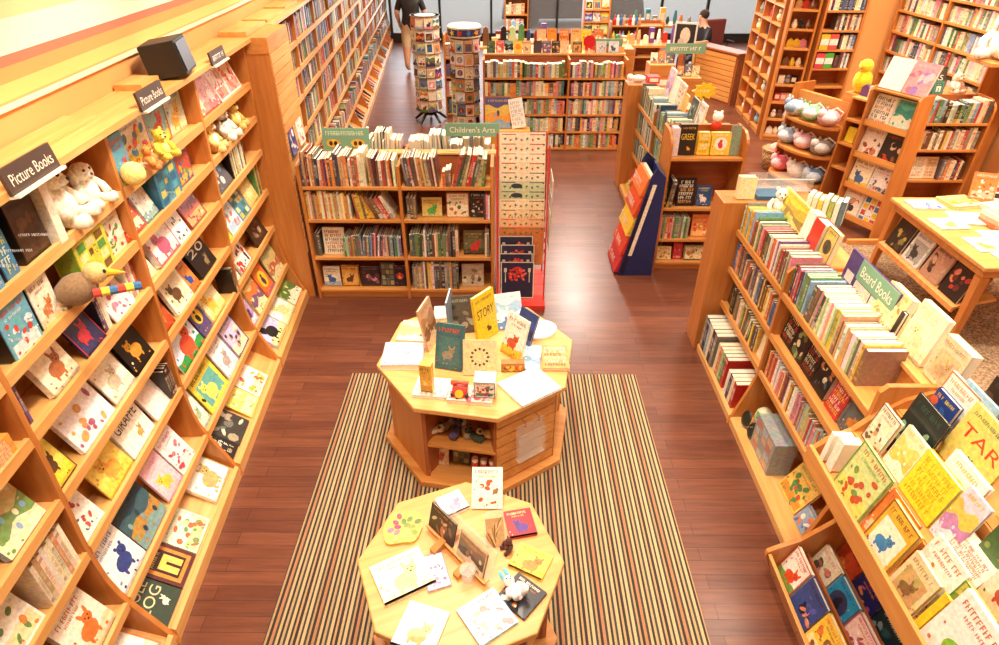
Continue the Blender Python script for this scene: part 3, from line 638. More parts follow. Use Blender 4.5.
b = MB(); b.prism([(0, .03), (.24, .0), (.27, .21), (.04, .245)], 'x', 0, .3, mat='black'); cb = b.build('cabinet', o, bevel=.006)
b = MB(); b.prism([(-.004, .05), (.0, .05), (.034, .228), (.03, .228)], 'x', .02, .28, '38322e', 'plastic'); b.build('grille', cb)
for i, (s0, s1, dp, th, w) in enumerate(((.28, 1.12, .31, .012, 'nearest'), (1.62, 1.86, .3, .03, 'behind the speaker'), (3.25, 3.8, .22, .03, 'over the end panel'), (3.95, 4.6, .24, .02, 'beyond the end panel'), (4.7, 5.2, .26, .025, 'farthest'))):
    b = MB(); b.box(0, s1-s0, 0, .14 if i < 2 else .2, 0, th, mat='wood_pale_lit'); o = b.build('spare_shelf_board', mw=FL @ Tr(s0, dp-.1 if dp > .3 else dp-.09, 2.213)); tag(o, f'loose pale shelf board lying flat on the bookcase top, {w}', 'board', 'loose boards on the bookcase top')
# ------------------------------------------------------------------ end cabinet with slatted side
o = empty('end_cabinet', 'tall orange maple end panel with slatted aisle face', 'cabinet', FL @ Tr(3.2, 0, 0))
b = MB(); b.box(0, .62, -.02, .359, 0, 2.17, mat='wood_side'); b.build('body', o)
b = MB(); b.box(-.004, .624, -.026, .359, 2.1, 2.212, mat='wood'); b.build('cap', o)
for i in range(22):
    b = MB(); b.box(.008, .612, -.03, -.0205, .45+i*.075, .45+i*.075+.068, mat='wood_pale_lit'); b.build('slat', o)
SLB = [('P:2f4a8a,d8d8e8,c03a58,f0f0f0', 'blue and white picture book', .04, .26, 1.30), ('S:f8f4ea,f4ead8,d05840,4a80b0', 'white picture book', .25, .20, 1.30), ('A:f6f2e6,e8dcc0,6a4a3a,8a6a4a', 'cream picture book', .1, .27, 1.02)]
for art, d, s, w, z in SLB:
    mw = FL @ Tr(3.2+s*1.4, -.05, z) @ Matrix(((1,0,0),(0,.1,-.995),(0,.995,.1))).to_4x4()
    face_book(mw, w if w < .2 else .19, .25, .012, art, f'{d} hung face out on the slatted end panel', group='books hung on the slatted panel')
# ------------------------------------------------------------------ far wall bookcase
FL2 = frame(FL @ Vector((3.84, 0, 0)), (-.0905, .9959, 0), (-.9959, -.0905, 0)) @ Tr(-3.84, 0, 0)
UPF = [3.84+1.11*i for i in range(13)]
FL0, FL = FL, FL2
wall_case('long maple wall bookcase packed with books, running back towards the street windows', UPF, 3.84, UPF[-1]+.026)
SHN = {1.9: 'top', 1.65: 'second', 1.39: 'third', 1.06: 'fourth', .73: 'fifth', .36: 'sixth'}
st = MB(); seed = 300
for i, (a, c) in enumerate(zip(UPF[:-1], UPF[1:])):
    for z in LEV:
        seed += 1; f = front_at(z)
        if i < 2: fill(FL, a+.03, c-.01, f+.022, z, f'{SHN[z]} shelf, {"first" if i == 0 else "second"} bay, far wall bookcase', seed, (.17, .245), (.028, .06), (.09, .11), end='near end', name='hardback_book', group=f'books on the far wall bookcase', pages=False, leans=((.6, .8, 8),))
        else: fill(FL, a+.03, c-.01, f+.022, z, '', seed, (.17, .245), (.03, .06), (.09, .11), stuff=st, leans=((.3, .5, 10), (.75, .9, -7)))
    seed += 1
    rnd = random.Random(seed); s = a+.04
    while s < c-.2:
        w = rnd.uniform(.13, .19); nm = rnd.choice(NAMES); art = rnd.choice('ASBLMP')+':'+','.join(PD[rnd.choice(NAMES)] for _ in range(4))
        mw = lean_mat(FL, s, .075, .088, 50, .02)
        if i < 3: face_book(mw, w, .24, .02, art, f'{nm} {ordinal(int((s-a)/.15)+1)} tilted book, bottom tray, {["first","second","third"][i]} bay, far wall bookcase', 'tilted_book', 'book', 'tilted books at the foot of the far wall bookcase', False)
        else: spine_mb(st, .03, .24, .15, lin(PD[nm]), PD['cream'], rnd, T=mw, pages=True)
        s += w+.02
o = st.build('shelved_books'); tag(o, 'rows of books filling the farther bays of the wall bookcase', 'books', kind='stuff')
# boxes on top
for i in range(5):
    b = MB(); b.box(0, .18, 0, .24, 0, .1+.03*(i % 2), ('5a8aa0', '2a2622', 'd0603a', 'e8e0d0', '4a6a80')[i]); o = b.build('storage_box', mw=FL @ Tr(5.5+.35*i, .11, 2.213)); tag(o, f'{("blue","black","red","white","grey-blue")[i]} box standing on top of the far wall bookcase', 'box', 'boxes on the far bookcase')
FL = FL0
# ------------------------------------------------------------------ rug
b = MB(); b.box(-1.17, 1.02, .9, 3.76, .0, .009, mat='rug'); o = b.build('striped_rug'); tag(o, 'striped runner rug in tan, rust and charcoal on the wooden floor', 'rug')
# ------------------------------------------------------------------ low bookcases that face us
def low_case(label, x0, x1, y0, dep, ups, levs, top, back='wood_red', curved=False, name='low_bookcase', kick=.07):
    r = empty(name, label, 'bookcase', Tr(x0, y0, 0)); W = x1-x0
    for u in ups:
        b = MB()
        if curved:
            p = [(0,0),(dep,0),(dep,top)]+[(dep*.5-dep*.5*sin(PI*k/12), top-.12+.12*abs(cos(PI*k/12))) for k in range(1, 7)]+[(0, top-.16)]
            b.prism(p, 'x', u-x0-.013, u-x0+.013, mat='wood_side')
        else: b.box(u-x0-.013, u-x0+.013, 0, dep, 0, top, mat='wood_side')
        b.build('upright', r)
    for a, c in zip(ups[:-1], ups[1:]):
        for z in levs:
            b = MB(); b.box(a-x0+.014, c-x0-.014, .004, dep-.02, z-.024, z, mat='wood'); b.build('shelf', r)
        b = MB(); b.box(a-x0+.014, c-x0-.014, .03, .045, 0, kick, mat='wood'); b.build('kickboard', r)
    b = MB(); b.box(0, W, dep-.018, dep-.002, .02, top-.01, mat=back); b.build('back_panel', r)
    return r
FC = frame((-1.70, 4.88, 0), (1, 0, 0), (0, 1, 0))
r = low_case('low double maple bookcase of children\'s arts books facing the octagonal tables', -1.70, -.085, 4.88, .34, [-1.687, -.865, -.098], [1.075, .78, .42, .09], 1.255)
for o in [o for o in r.children if o.name.startswith('upright')]: pass
b = MB(); b.box(-.02, 1.635, .322, .42, 1.235, 1.26, mat='wood_pale_lit'); b.build('top_board', r)
G = 'books on the low children\'s bookcase'
L_, R_ = (.03, .815), (.855, 1.585)
W = "of low bookcase, {} bay"
fill(FC, L_[0], .57, .02, 1.075, 'the top shelf of low bookcase', 11, (.22, .29), (.011, .024), (.2, .26), ['cream','yellow','orange','red','brown','purple','black','tan','maroon','navy','white'], group=G, leans=((0, .3, 3),))
fill(FC, .58, .815, .02, 1.075, 'the top shelf right part, left bay, low bookcase', 12, (.22, .27), (.011, .028), (.2, .26), ['brown','red','tan','maroon','orange','cream'], group=G, leans=((0, 1, -2),))
fill(FC, L_[0], .41, .02, .78, 'the second shelf of low bookcase', 13, (.2, .26), (.011, .024), (.18, .24), ['cream','yellow','tan','black','white','orange','brown'], group=G)
fill(FC, .42, .79, .02, .78, 'the leaning run, second shelf of low bookcase', 14, (.2, .24), (.02, .04), (.18, .22), ['red','grey','red','brown','cream','yellow'], group=G, leans=((0, .3, -8), (.3, 1, -26)))
fill(FC, .29, .81, .02, .42, 'the third shelf of low bookcase', 15, (.18, .22), (.009, .02), (.18, .24), group=G, leans=((.3, .7, 5),))
fill(FC, .04, .09, .03, .42, 'the third shelf beside the lettered book', 16, (.2, .24), (.02, .024), group=G, cols=['navy','black'])
def up_book(F, s, dep, z, w, h, t, art, label, lean=6, yaw=0, **k):
    th = math.radians(lean)
    m = Matrix(((1,0,0),(0,sin(th),-cos(th)),(0,cos(th),sin(th)))).to_4x4()
    return face_book(F @ Tr(s, dep, z+t*sin(th)+.001) @ Rz(yaw) @ m, w, h, t, art, label, **k)
GF = 'face-out books on the low bookcase'
up_book(FC, .105, .06, .42, .19, .25, .02, 'T:f4ead4,f4ead4,b8503a,3a2a28', 'cream book covered in red and black lettering, third shelf of low bookcase', group=GF)
for s, w, h, art, d in ((.05,.15,.19,'A:f6ecd4,b8c8d0,3a68a8,5a4a3a','cream book with blue whale'),(.215,.16,.2,'B:e8a848,e8b868,6a3a1c,3a2a18','orange book with brown drum'),(.395,.17,.19,'P:3a2c34,7a3a44,d88a9a,8a6a60','dark book with pink dancers'),(.575,.13,.23,'C:4a463c,8a8470,6a6a58,a89878','grey-green framed book'),(.70,.1,.2,'M:2a2432,2a2432,c8343c,d89a4a','dark book with red disc')):
    up_book(FC, s, .07, .09, w, h, .02, art, f'{d}, face out, bottom shelf of low bookcase', group=GF)
fill(FC, R_[0], 1.18, .02, 1.075, 'the top shelf of low bookcase, right bay', 21, (.2, .25), (.01, .022), (.18, .24), ['tan','black','brown','cream','red','orange','grey','maroon'], group=G, leans=((0, 1, -7),))
fill(FC, 1.19, 1.27, .02, 1.075, 'the low middle of the top shelf, right bay', 22, (.12, .18), (.016, .026), (.12, .18), ['orange','yellow','brown'], group=G)
fill(FC, 1.27, 1.585, .02, 1.075, 'the top shelf, right end, low bookcase', 23, (.21, .28), (.016, .03), (.18, .24), ['green','grey','brown','red','tan','dark green','cream'], group=G, leans=((0, .5, 14), (.5, 1, 7)))
fill(FC, R_[0]+.02, .98, .02, .78, 'the second shelf, right bay, low bookcase', 24, (.16, .2), (.02, .03), group=G, cols=['black','white','brown'])
fill(FC, 1.53, 1.59, .02, .78, 'the second shelf by the poster rack', 25, (.2, .23), (.015, .02), group=G, cols=['pink','maroon','white'])
for s, w, h, art, d in ((1.0,.17,.17,'A:d8b868,e0c880,5aa848,8a5a30','tan and green frog book'),(1.21,.19,.21,'S:f4e6c8,f0dcb8,c8704a,4a6a48','cream book with a figure in a garden'),(1.41,.14,.22,'S:1e1c1c,2a2826,d8d0c0,b85038','black book with a chalk pattern')):
    up_book(FC, s, .07, .78, w, h, .018, art, f'{d}, face out, second shelf of low bookcase', group=GF)
fill(FC, R_[0]+.02, 1.32, .02, .42, 'the third shelf, right bay, low bookcase', 26, (.2, .26), (.011, .028), (.18, .24), ['dark green','brown','tan','cream','green','grey','white','black'], group=G)
up_book(FC, 1.345, .07, .42, .18, .22, .02, 'A:6a6848,4a4a3a,c83a34,d8c890', 'olive book with red figure, face out, third shelf of low bookcase', group=GF)
fill(FC, 1.535, 1.59, .02, .42, 'the third shelf by the poster rack', 27, (.2, .24), (.015, .02), group=G, cols=['cream','brown','grey'])
fill(FC, R_[0]+.02, 1.30, .02, .09, 'the bottom shelf, right bay, low bookcase', 28, (.22, .28), (.012, .03), (.2, .25), ['cream','navy','grey','black','brown','tan','white','yellow'], group=G)
up_book(FC, 1.32, .07, .09, .2, .22, .02, 'P:c8b498,8a7a60,4a4238,e0d0b0', 'tan book with a tree scene, face out, bottom shelf of low bookcase', group=GF)
# rows on the other side of the case, page tops showing above it
FB = frame((-.1, 5.62, 0), (-1, 0, 0), (0, -1, 0))
r = low_case('back-to-back twin of the low children\'s bookcase, only its top row showing', -1.70, -.085, 5.24, .30, [-1.687, -.865, -.098], [1.075, .09], 1.23)
fill(FB, .02, .74, .06, 1.076, 'the far side row, behind the top board', 31, (.2, .3), (.014, .03), (.16, .2), ['white','cream','grey','light blue'], end='right', group='books on the far side of the low bookcase', leans=((.2, .6, 5),))
fill(FB, .80, 1.2, .06, 1.076, 'the far side row, behind the green signs', 32, (.22, .31), (.012, .025), (.16, .2), ['white','cream','black','white'], end='right', group='books on the far side of the low bookcase', leans=((0, 1, -4),))
# signs and books lying on its top
sign(Tr(-.50, 5.30, 1.375) @ Rx(-6), .46, .11, "Children's Arts", 'green', "green sign reading Children's Arts above the low bookcase", t=.012)
b = MB(); b.tube([(-.27, 5.302, 1.262), (-.27, 5.302, 1.39)], .008, mat='steel'); b.box(-.33, -.21, 5.235, 5.29, 1.261, 1.267, mat='steel'); b.box(-.275, -.265, 5.28, 5.305, 1.262, 1.267, mat='steel'); o = b.build('sign_stand'); tag(o, 'small metal foot holding the green arts sign', 'stand')
o = empty('display_board', 'long green tilted board with two yellow pictures on the low bookcase', 'sign', Tr(-1.55, 5.245, 1.262) @ Rx(-8))
b = MB(); b.box(0, .40, 0, .012, 0, .19, mat='green'); bd = b.build('board', o)
for x in (.03, .24): 
    b = MB(); T = Tr(x, -.003, .03) @ Matrix(((1,0,0),(0,0,-1),(0,1,0))).to_4x4(); ell(b, .06, .035, .06, .035, 0, 'e8b840', 14, 0, T); ell(b, .04, .035, .016, .02, .001, '5a2a1a', 8, 0, T); ell(b, .08, .035, .016, .02, .001, '2a201a', 8, 0, T); b.build('picture', bd)
b = MB(); glyphs(b, .03, .13, .34, .035, .002, 'dce8d0', random.Random(3), Tr(0, -.002, 0) @ Matrix(((1,0,0),(0,0,-1),(0,1,0))).to_4x4()); b.build('lettering', bd)

# ------------------------------------------------------------------ red wire poster rack
o = empty('poster_rack', 'red wire rack of posters at the end of the low bookcase', 'rack', Tr(-.055, 4.74, 0))
for x in (0, .415):
    for y in (.02, .40):
        b = MB(); b.tube([(x, y, .0), (x, y+(.06 if y < .1 else 0), 1.45)], .007, mat='red'); b.build('post', o)
b = MB(); b.prism([(-.06, .0), (.42, 0), (.42, .16), (-.06, .05)], 'x', -.01, .425, mat='red'); b.build('base', o)
for k in range(11):
    b = MB(); y = .385-.028*k; z = 1.08-.09*k
    b.tube([(0, y, z), (.415, y, z)], .004, mat='red', n=6); b.tube([(0, y-.02, z+.05), (0, y, z)], .004, mat='red', n=6); b.tube([(.415, y-.02, z+.05), (.415, y, z)], .004, mat='red', n=6); b.build('sheet_rail', o)
SHT = [('fbf0d8','c86a48','cream poster with thin red line'),('f8ecd0','d8504a','cream poster with orange border strip'),('fbf2dc','e0a060','cream poster with pale gold edge'),('f6e8c8','c8483c','cream poster with red corner marks'),('f8e8cc','8a6a4a','cream poster with row of small figures'),
       ('d8d8b0','3f6f88','pale green poster with blue jug'),('d0d4a8','3a6878','grey-green poster with blue bowl'),('f6e4c0','b86a40','cream poster with brown pattern'),('f4dcb0','b87a4a','cream poster with boxed pattern'),('f2c898','d85a40','peach poster with thin red lines'),('d8804a','5a8a4a','orange and green poster'),
       ('2a2c48','d8382c','upper dark blue poster with red heart'),('2c2e4c','c83a30','second dark blue poster with red heart'),('2a2c46','d8402f','third dark blue poster with red heart'),('2b2d4a','d83a2c','lowest dark blue poster with red heart')]
for k, (c, a, d) in enumerate(SHT):
    rnd = random.Random(k); w = .385 if k < 11 else .29; h = .36; zt = 1.455-.073*k if k < 11 else .66-.072*(k-11)
    y = 5.13-.0262*k if k < 11 else 4.83-.022*(k-11)
    b = MB(); b.box(0, w, -.002, .002, 0, h, c)
    T = Tr(0, -.0026, 0) @ Matrix(((1,0,0),(0,0,-1),(0,1,0))).to_4x4()
    if k < 11:
        rect(b, .02, h-.018, w*.35, h-.01, 0, a, T); rect(b, w*.66, h-.02, w-.02, h-.012, 0, a, T); ell(b, w-.015, h-.018, .008, .008, .0003, '2c3a60', 8, 0, T)
        for q in range(7): ell(b, w*(.12+.12*q), h-.05-.01*(q % 2), .012, .009, 0, a if q % 2 else '5a7a58', 7, q, T)
        if k in (5, 6): ell(b, w*.38, h-.045, .05, .022, .0006, '34404e', 12, 0, T)
        if k == 8:
            for q in range(9): rect(b, w*(.2+.07*q), h-.16, w*(.23+.07*q), h-.07, .0004, ('c86a48','6a8a5a','d8a048')[q % 3], T)
    else:
        rect(b, 0, 0, w, .008, 0, 'e8dcc0', T); rect(b, 0, h-.008, w, h, 0, 'e8dcc0', T); rect(b, 0, 0, .008, h, .0002, 'e8dcc0', T); rect(b, w-.008, 0, w, h, .0002, 'e8dcc0', T)
        for q in range(40):
            an = rnd.uniform(0, 6.28); rr = rnd.random()**.5; ell(b, w*.5+.085*rr*cos(an), h-.12+.07*rr*sin(an), .014, .012, .0004+.00003*q, a if q % 3 else 'e87060', 6, an, T)
        for x in (.04, w-.04): rect(b, x-.004, h-.2, x+.004, h-.06, .0003, 'd8d0c0', T); rect(b, x-.012, h-.1, x+.012, h-.06, .0002, 'd8d0c0', T)
    o = b.build('poster', mw=Tr(-.038+(.0 if k < 11 else (.015 if k in (12, 14) else .0)), y, zt-h) @ Rx(-1.5)); tag(o, f'{d} in the red wire rack', 'poster', 'posters in the red rack')
for k in range(3):
    b = MB(); b.box(0, .004, 0, .3, 0, .34, ('e8e0cc','d8d8d0','e0d8c4')[k]); 
    for q in range(12): b.box(.0041, .0046, .03+.08*(q % 4), .07+.08*(q % 4), .06+.09*(q//4), .1+.09*(q//4), ('8a9a8a','c8b8a0','b0a898')[q % 3])
    o = b.build('hanging_card_sheet', mw=Tr(.385+.008*k, 4.78+.03*k, .55+.13*k)); tag(o, f'pale sheet of stickers hung on the rack side, {("lowest","middle","top")[k]}', 'sheet', 'sticker sheets on the rack side')

# ------------------------------------------------------------------ octagonal tables
def oct_table(label, cx, cy, ap, rot, h, plain):
    r = empty('octagonal_table', label, 'table', Tr(cx, cy, .009) @ Rz(rot)); R = ap/cos(PI/8); H = h-.009
    def ring(q): return [(q*cos(PI/8+k*PI/4), q*sin(PI/8+k*PI/4)) for k in range(8)]
    b = MB(); b.prism(ring(R), 'z', H-.035, H, mat='wood_pale_lit'); b.build('tabletop', r, bevel=.006)
    b = MB(); b.prism(ring(R), 'z', 0, .045, mat='wood'); b.build('plinth', r, bevel=.005)
    Ri = (ap-.055)/cos(PI/8); q = ring(Ri)
    b = MB(); b.prism(ring(.12), 'z', .045, H-.035, mat='wood_red'); b.build('core', r)
    for k in range(8):
        (x0, y0), (x1, y1) = q[k], q[(k+1) % 8]; ln = math.hypot(x1-x0, y1-y0); T = Matrix.Translation((x0, y0, 0)) @ Matrix.Rotation(math.atan2(y1-y0, x1-x0), 4, 'Z')
        b = MB()
        kind = plain[k % len(plain)]
        if kind == 'open':
            b.box(.0, .022, -.004, .018, .045, H-.035, mat='wood_red', T=T); b.build('corner_post', r)
            b = MB(); z = .045+(H-.08)*.48; b.prism([(x0, y0), (x1, y1), (.12*cos(PI/8+(k+1)*PI/4), .12*sin(PI/8+(k+1)*PI/4)), (.12*cos(PI/8+k*PI/4), .12*sin(PI/8+k*PI/4))], 'z', z-.018, z, mat='wood'); b.build('shelf', r)
            for e in (k, k+1):
                b = MB(); a = PI/8+e*PI/4; T2 = Matrix.Rotation(a, 4, 'Z'); b.box(.12, Ri-.02, -.008, .008, .045, H-.035, mat='wood_red', T=T2); b.build('divider', r)
        elif kind == 'slat':
            b.box(.0, ln, .004, .02, .045, H-.035, mat='wood_red', T=T)
            for j in range(7): z = .06+j*(H-.12)/7; b.box(.005, ln-.005, -.006, .006, z, z+(H-.12)/7-.012, mat='wood', T=T)
            b.build('slat_panel', r)
        else: b.box(.0, ln, -.004, .018, .045, H-.035, mat='wood_side', T=T); b.build('side_panel', r)
    return r
TZ = .655
oct_table('large octagonal maple display table on the rug, open shelf facing us', -.165, 3.17, .585, -10, TZ, ['plain','plain','plain','plain','plain','open','slat','open'])
oct_table('smaller octagonal maple table at the front of the rug', -.18, 1.655, .415, 22.5, .65, ['plain','plain','plain','plain','plain','open','open','open'])
def flat_book(cx, cy, rot, w, h, t, art, label, z=TZ, name='picture_book', cat='picture book', group=None, tilt=0):
    return face_book(Tr(cx, cy, z+t+.0012) @ Rz(rot) @ Rx(tilt) @ Tr(-w/2, -h/2, 0), w, h, t, art, label, name, cat, group)
NZ = .65
flat_book(-.421, 1.581, 29, .225, .2, .012, 'A:fbf4dc,f8ecc4,f0d890,d8b868', 'large cream picture book with a pale yellow cat, on the front octagonal table', NZ)
flat_book(-.285, 1.60, 19, .1, .17, .008, 'S:e8dcec,d8c8e0,a890b8,8a78a0', 'pale lilac book half under the large cream one, front table', NZ)
flat_book(-.319, 1.348, -17, .172, .19, .012, 'A:fbf6ee,f4e8e4,e09a3c,8a60a0', 'white picture book with two orange bears, front edge of the front table', NZ)
flat_book(-.059, 1.400, 35, .178, .18, .013, 'S:a8d8e8,c8e8ec,d8706a,e8d878', 'light blue picture book, front table', NZ)
flat_book(.079, 1.491, -40, .15, .15, .012, 'S:2a2630,1e1c26,f4ecdc,d8702a', 'black board book under the plush rabbit, front table', NZ)
flat_book(.123, 1.651, -27, .155, .13, .012, 'A:f8dc58,f4d040,d88a3a,c87830', 'yellow picture book with orange cat, front table', NZ)
flat_book(.081, 1.850, 12, .128, .15, .012, 'A:c8303a,a8283a,5a3a8a,f0d8a0', 'red picture book with purple figure, front table', NZ)
flat_book(-.237, 1.959, 30, .125, .122, .014, 'A:fbf0f2,f4dce4,e0a8c0,c890b0', 'small white and pink board book, front table', NZ)
up_book(Tr(-.145, 1.93, 0), 0, 0, NZ, .145, .19, .012, 'S:fbf6e4,f8f0d8,c8583a,5a9048', 'white book bordered with fruit, standing at the back of the front table', lean=48)
# die-cut wavy board puzzle
b = MB(); pts = [(.085*cos(a)*(1+.1*sin(4*a))*(1.15 if abs(cos(a)) > .7 else 1), .085*sin(a)*(1+.1*cos(4*a))) for a in [2*PI*k/24 for k in range(24)]]
b.prism(pts, 'z', 0, .014, 'd8c060'); 
for k in range(14): 
    a = k*2.4; rr = .02+.004*k; ell(b, rr*cos(a), rr*sin(a), .017, .012, .0145+.0002*k, ('8aa048','a04a6a','e8d070','6a8a4a','c87a90')[k % 5], 9, a)
o = b.build('board_puzzle', mw=Tr(-.451, 1.818, NZ+.001) @ Rz(40)); tag(o, 'wavy-edged board puzzle in green, plum and yellow, front table', 'puzzle')
# book stand
o = empty('book_stand', 'long wooden book stand with pale panel across the front table', 'book stand', Tr(-.19, 1.69, NZ) @ Rz(-47))
for x in (-.08, .08):
    b = MB(); b.prism([(-.085, 0), (.075, 0), (.075, .022), (-.02, .045), (-.085, .022)], 'x', x-.016, x+.016, mat='wood'); b.build('foot', o)
b = MB(); b.prism([(.0, .03), (.012, .03), (.05, .17), (.038, .17)], 'x', -.2, .2, mat='acrylic'); b.build('back_plate', o)
b = MB(); b.box(-.2, .2, -.03, .0, .028, .036, mat='wood_pale_lit'); b.build('ledge', o)
for k, (x, art, d) in enumerate(((-.19, 'P:3a3230,8a5a4a,d8b8a0,c87a5a', 'dark photographic'), (.01, 'L:b8885a,8a6a4a,5a4a3a,e8d8b8', 'brown landscape'))):
    up_book(Tr(-.19, 1.69, 0) @ Rz(-47), x, -.02, NZ+.037, .17, .13, .008, art, f'{d} booklet on the long wooden book stand', lean=14, name='booklet', cat='booklet')
o = empty('card_easel', 'clear acrylic easel holding a tan card, front table', 'easel', Tr(-.035, 1.775, NZ) @ Rz(10))
b = MB(); b.prism([(-.05, 0), (.05, 0), (.05, .004), (-.044, .004), (.03, .15), (.026, .15)], 'x', -.045, .045, mat='acrylic'); b.build('easel', o)
b = MB(); T = Matrix(((1,0,0),(0,.45,-.89),(0,.89,.45))).to_4x4(); b.box(-.04, .04, 0, .13, 0, .003, 'd8b080', T=Tr(0, -.045, .006) @ T); 
for q in range(9): ell(b, -.025+.006*q, .02+.01*q, .004, .045, .0034+.0001*q, ('b88048','8a5a30','e8cc98')[q % 3], 8, .5-.12*q, Tr(0, -.045, .006) @ T)
b.build('card', o)
plush(Tr(.03, 1.715, NZ+.001) @ Rz(-60), .27, '5a2c1c', '7a4228', '1c1210', 'small dark brown plush bear by the acrylic easel, front table')
plush(Tr(.075, 1.46, NZ+.03) @ Rz(35) @ Rx(-78) @ Tr(0, .0, 0), .40, 'f4f0ec', 'fbf8f4', '3a3a44', 'white plush rabbit with blue ears lying on the black board book', 'tall', earcol='6fc4d8')
o = empty('plastic_cup', 'small clear plastic cup in the middle of the front table', 'cup', Tr(-.144, 1.566, NZ))
b = MB(); b.lathe([(.024, .001), (.032, .07), (.03, .07), (.022, .004)], mat='acrylic'); b.build('bowl', o, smooth=True); b = MB(); b.lathe([(.030, .071), (.034, .071), (.034, .075), (.03, .075)], mat='acrylic'); b.build('rim', o)
# large table
flat_book(-.624, 3.10, 1, .25, .24, .035, 'A:fbf6f0,f4e8ec,e8c8d0,c8a0b0', 'thick white picture book with faint pink drawing, on the large octagonal table')
flat_book(-.585, 3.385, -5, .205, .235, .014, 'L:f8ecc0,f4dc88,e8d090,f8f0d8', 'pale yellow picture book at the edge of the large table')
flat_book(-.34, 3.62, 5, .28, .16, .012, 'S:fbf6ee,f8f2e8,d8d0c8,e8c8b0', 'long white picture book at the far edge of the large table')
flat_book(-.005, 3.60, -14, .25, .17, .012, 'T:f8f0e0,f8f0e0,d8a060,b8784a', 'white booklet with tan lettering at the far edge of the large table')
# round book
b = MB(); pts = [(.125*cos(2*PI*k/28), .105*sin(2*PI*k/28)) for k in range(28)]; b.prism(pts, 'z', 0, .016, 'fbf8f2'); ell(b, 0, 0, .085, .07, .0165, 'e4ecf4', 24); ell(b, .01, 0, .04, .03, .017, 'c8d8e8', 14); glyphs(b, -.05, .03, .1, .018, .0175, '7a94b8', random.Random(5))
o = b.build('round_board_book', mw=Tr(.235, 3.41, TZ+.001) @ Rz(24)); tag(o, 'oval white board book on the large octagonal table', 'picture book')
flat_book(.175, 3.105, -7, .12, .25, .012, 'L:a8cce4,f4f0e4,8ab0d0,fbf8f0', 'white and sky blue book beside the oval one, large table')
flat_book(.325, 3.095, -1, .165, .24, .022, 'T:d8a060,d8a060,f4e4c4,8a4a28', 'tan book with curly pale lettering, edge of the large table')
flat_book(.155, 2.822, 35, .285, .25, .016, 'M:fbfbf8,f4f6f4,dcecf0,c8e0e8', 'large white picture book with pale blue ring, near corner of the large table')
flat_book(-.415, 2.80, -7, .2, .17, .02, 'S:f4f0e8,e8e0d0,b8b0a0,c8b890', 'white magazine with black edge under the mustard box, large table', name='magazine', cat='magazine')
flat_book(-.185, 2.735, -6, .26, .14, .026, 'S:f4dcd0,f0c8c0,d8606a,a84a5a', 'pink-edged book under the red toy telephone, large table')
o = toy_box(Tr(-.475, 2.755, TZ+.0215) @ Rz(-10) @ Matrix(((1,0,0),(0,0,-1),(0,1,0))).to_4x4(), .07, .19, .045, 'A:e8b850,d8a038,f4dc90,8a5a28', 'd8a840', 'narrow mustard yellow box standing on the white magazine')
up_book(Tr(-.42, 3.0, 0) @ Rz(-14), 0, 0, TZ, .175, .29, .02, 'B:3f6a6c,4a7474,9a8a78,d84a3c', 'teal picture book with grey creature, standing on the large table', lean=18)
up_book(Tr(-.245, 2.93, 0) @ Rz(2), 0, 0, TZ, .2, .2, .016, 'X:e8cc94,e8cc94,5a4a38,5a4a38', 'tan standing card', lean=20) if False else None
# tan board with a ring of punched holes
b = MB(); b.box(0, .2, 0, .22, -.012, 0, 'ecd09c')
for k in range(12): ell(b, .1+.05*cos(k*PI/6), .115+.05*sin(k*PI/6), .009, .007, .0004, '4a3c2c', 9, k*PI/6)
o = b.build('clock_board', mw=Tr(-.24, 2.925, TZ+.006) @ Rx(70)); tag(o, 'square tan board with a ring of dark holes, standing on the large table', 'toy')
up_book(Tr(-.155, 3.24, 0) @ Rz(52), 0, 0, TZ, .2, .33, .022, 'TSTORY:f2d020,f2d020,2a241c,5a4a2a', 'tall yellow book with dark title, standing on the large table', lean=8)
up_book(Tr(-.47, 3.16, 0) @ Rz(76), 0, 0, TZ, .2, .30, .014, 'L:d8b088,b88a60,8a6040,e8d0b0', 'tan picture book standing edge-on, left of the teal book', lean=10)
up_book(Tr(-.36, 3.36, 0) @ Rz(8), 0, 0, TZ, .18, .26, .014, 'P:5a5650,3a3834,8a8478,b0a898', 'dark grey book standing behind the teal one', lean=12)
up_book(Tr(-.335, 3.255, 0) @ Rz(86), 0, 0, TZ, .19, .31, .012, 'X:7a94b0,7a94b0,7a94b0,7a94b0', 'slim blue-grey book standing edge-on on the large table', lean=3)
up_book(Tr(-.02, 3.18, 0) @ Rz(-48), 0, 0, TZ, .18, .28, .014, 'A:fbf2e4,f0c840,c8583a,8a5a3a', 'white picture book with yellow base and red figure, propped on the large table', lean=16)
up_book(Tr(.06, 3.33, 0) @ Rz(-50), 0, 0, TZ, .16, .22, .014, 'L:2a4480,30509a,1e3060,4a6ab0', 'dark blue book propped behind the white one on the large table', lean=20)
up_book(Tr(-.055, 3.40, 0) @ Rz(14), 0, 0, TZ, .2, .24, .012, 'L:f4f0e8,a8c8e0,f0f0f0,6a90c0', 'white and blue book leaning behind the yellow one, large table', lean=30)
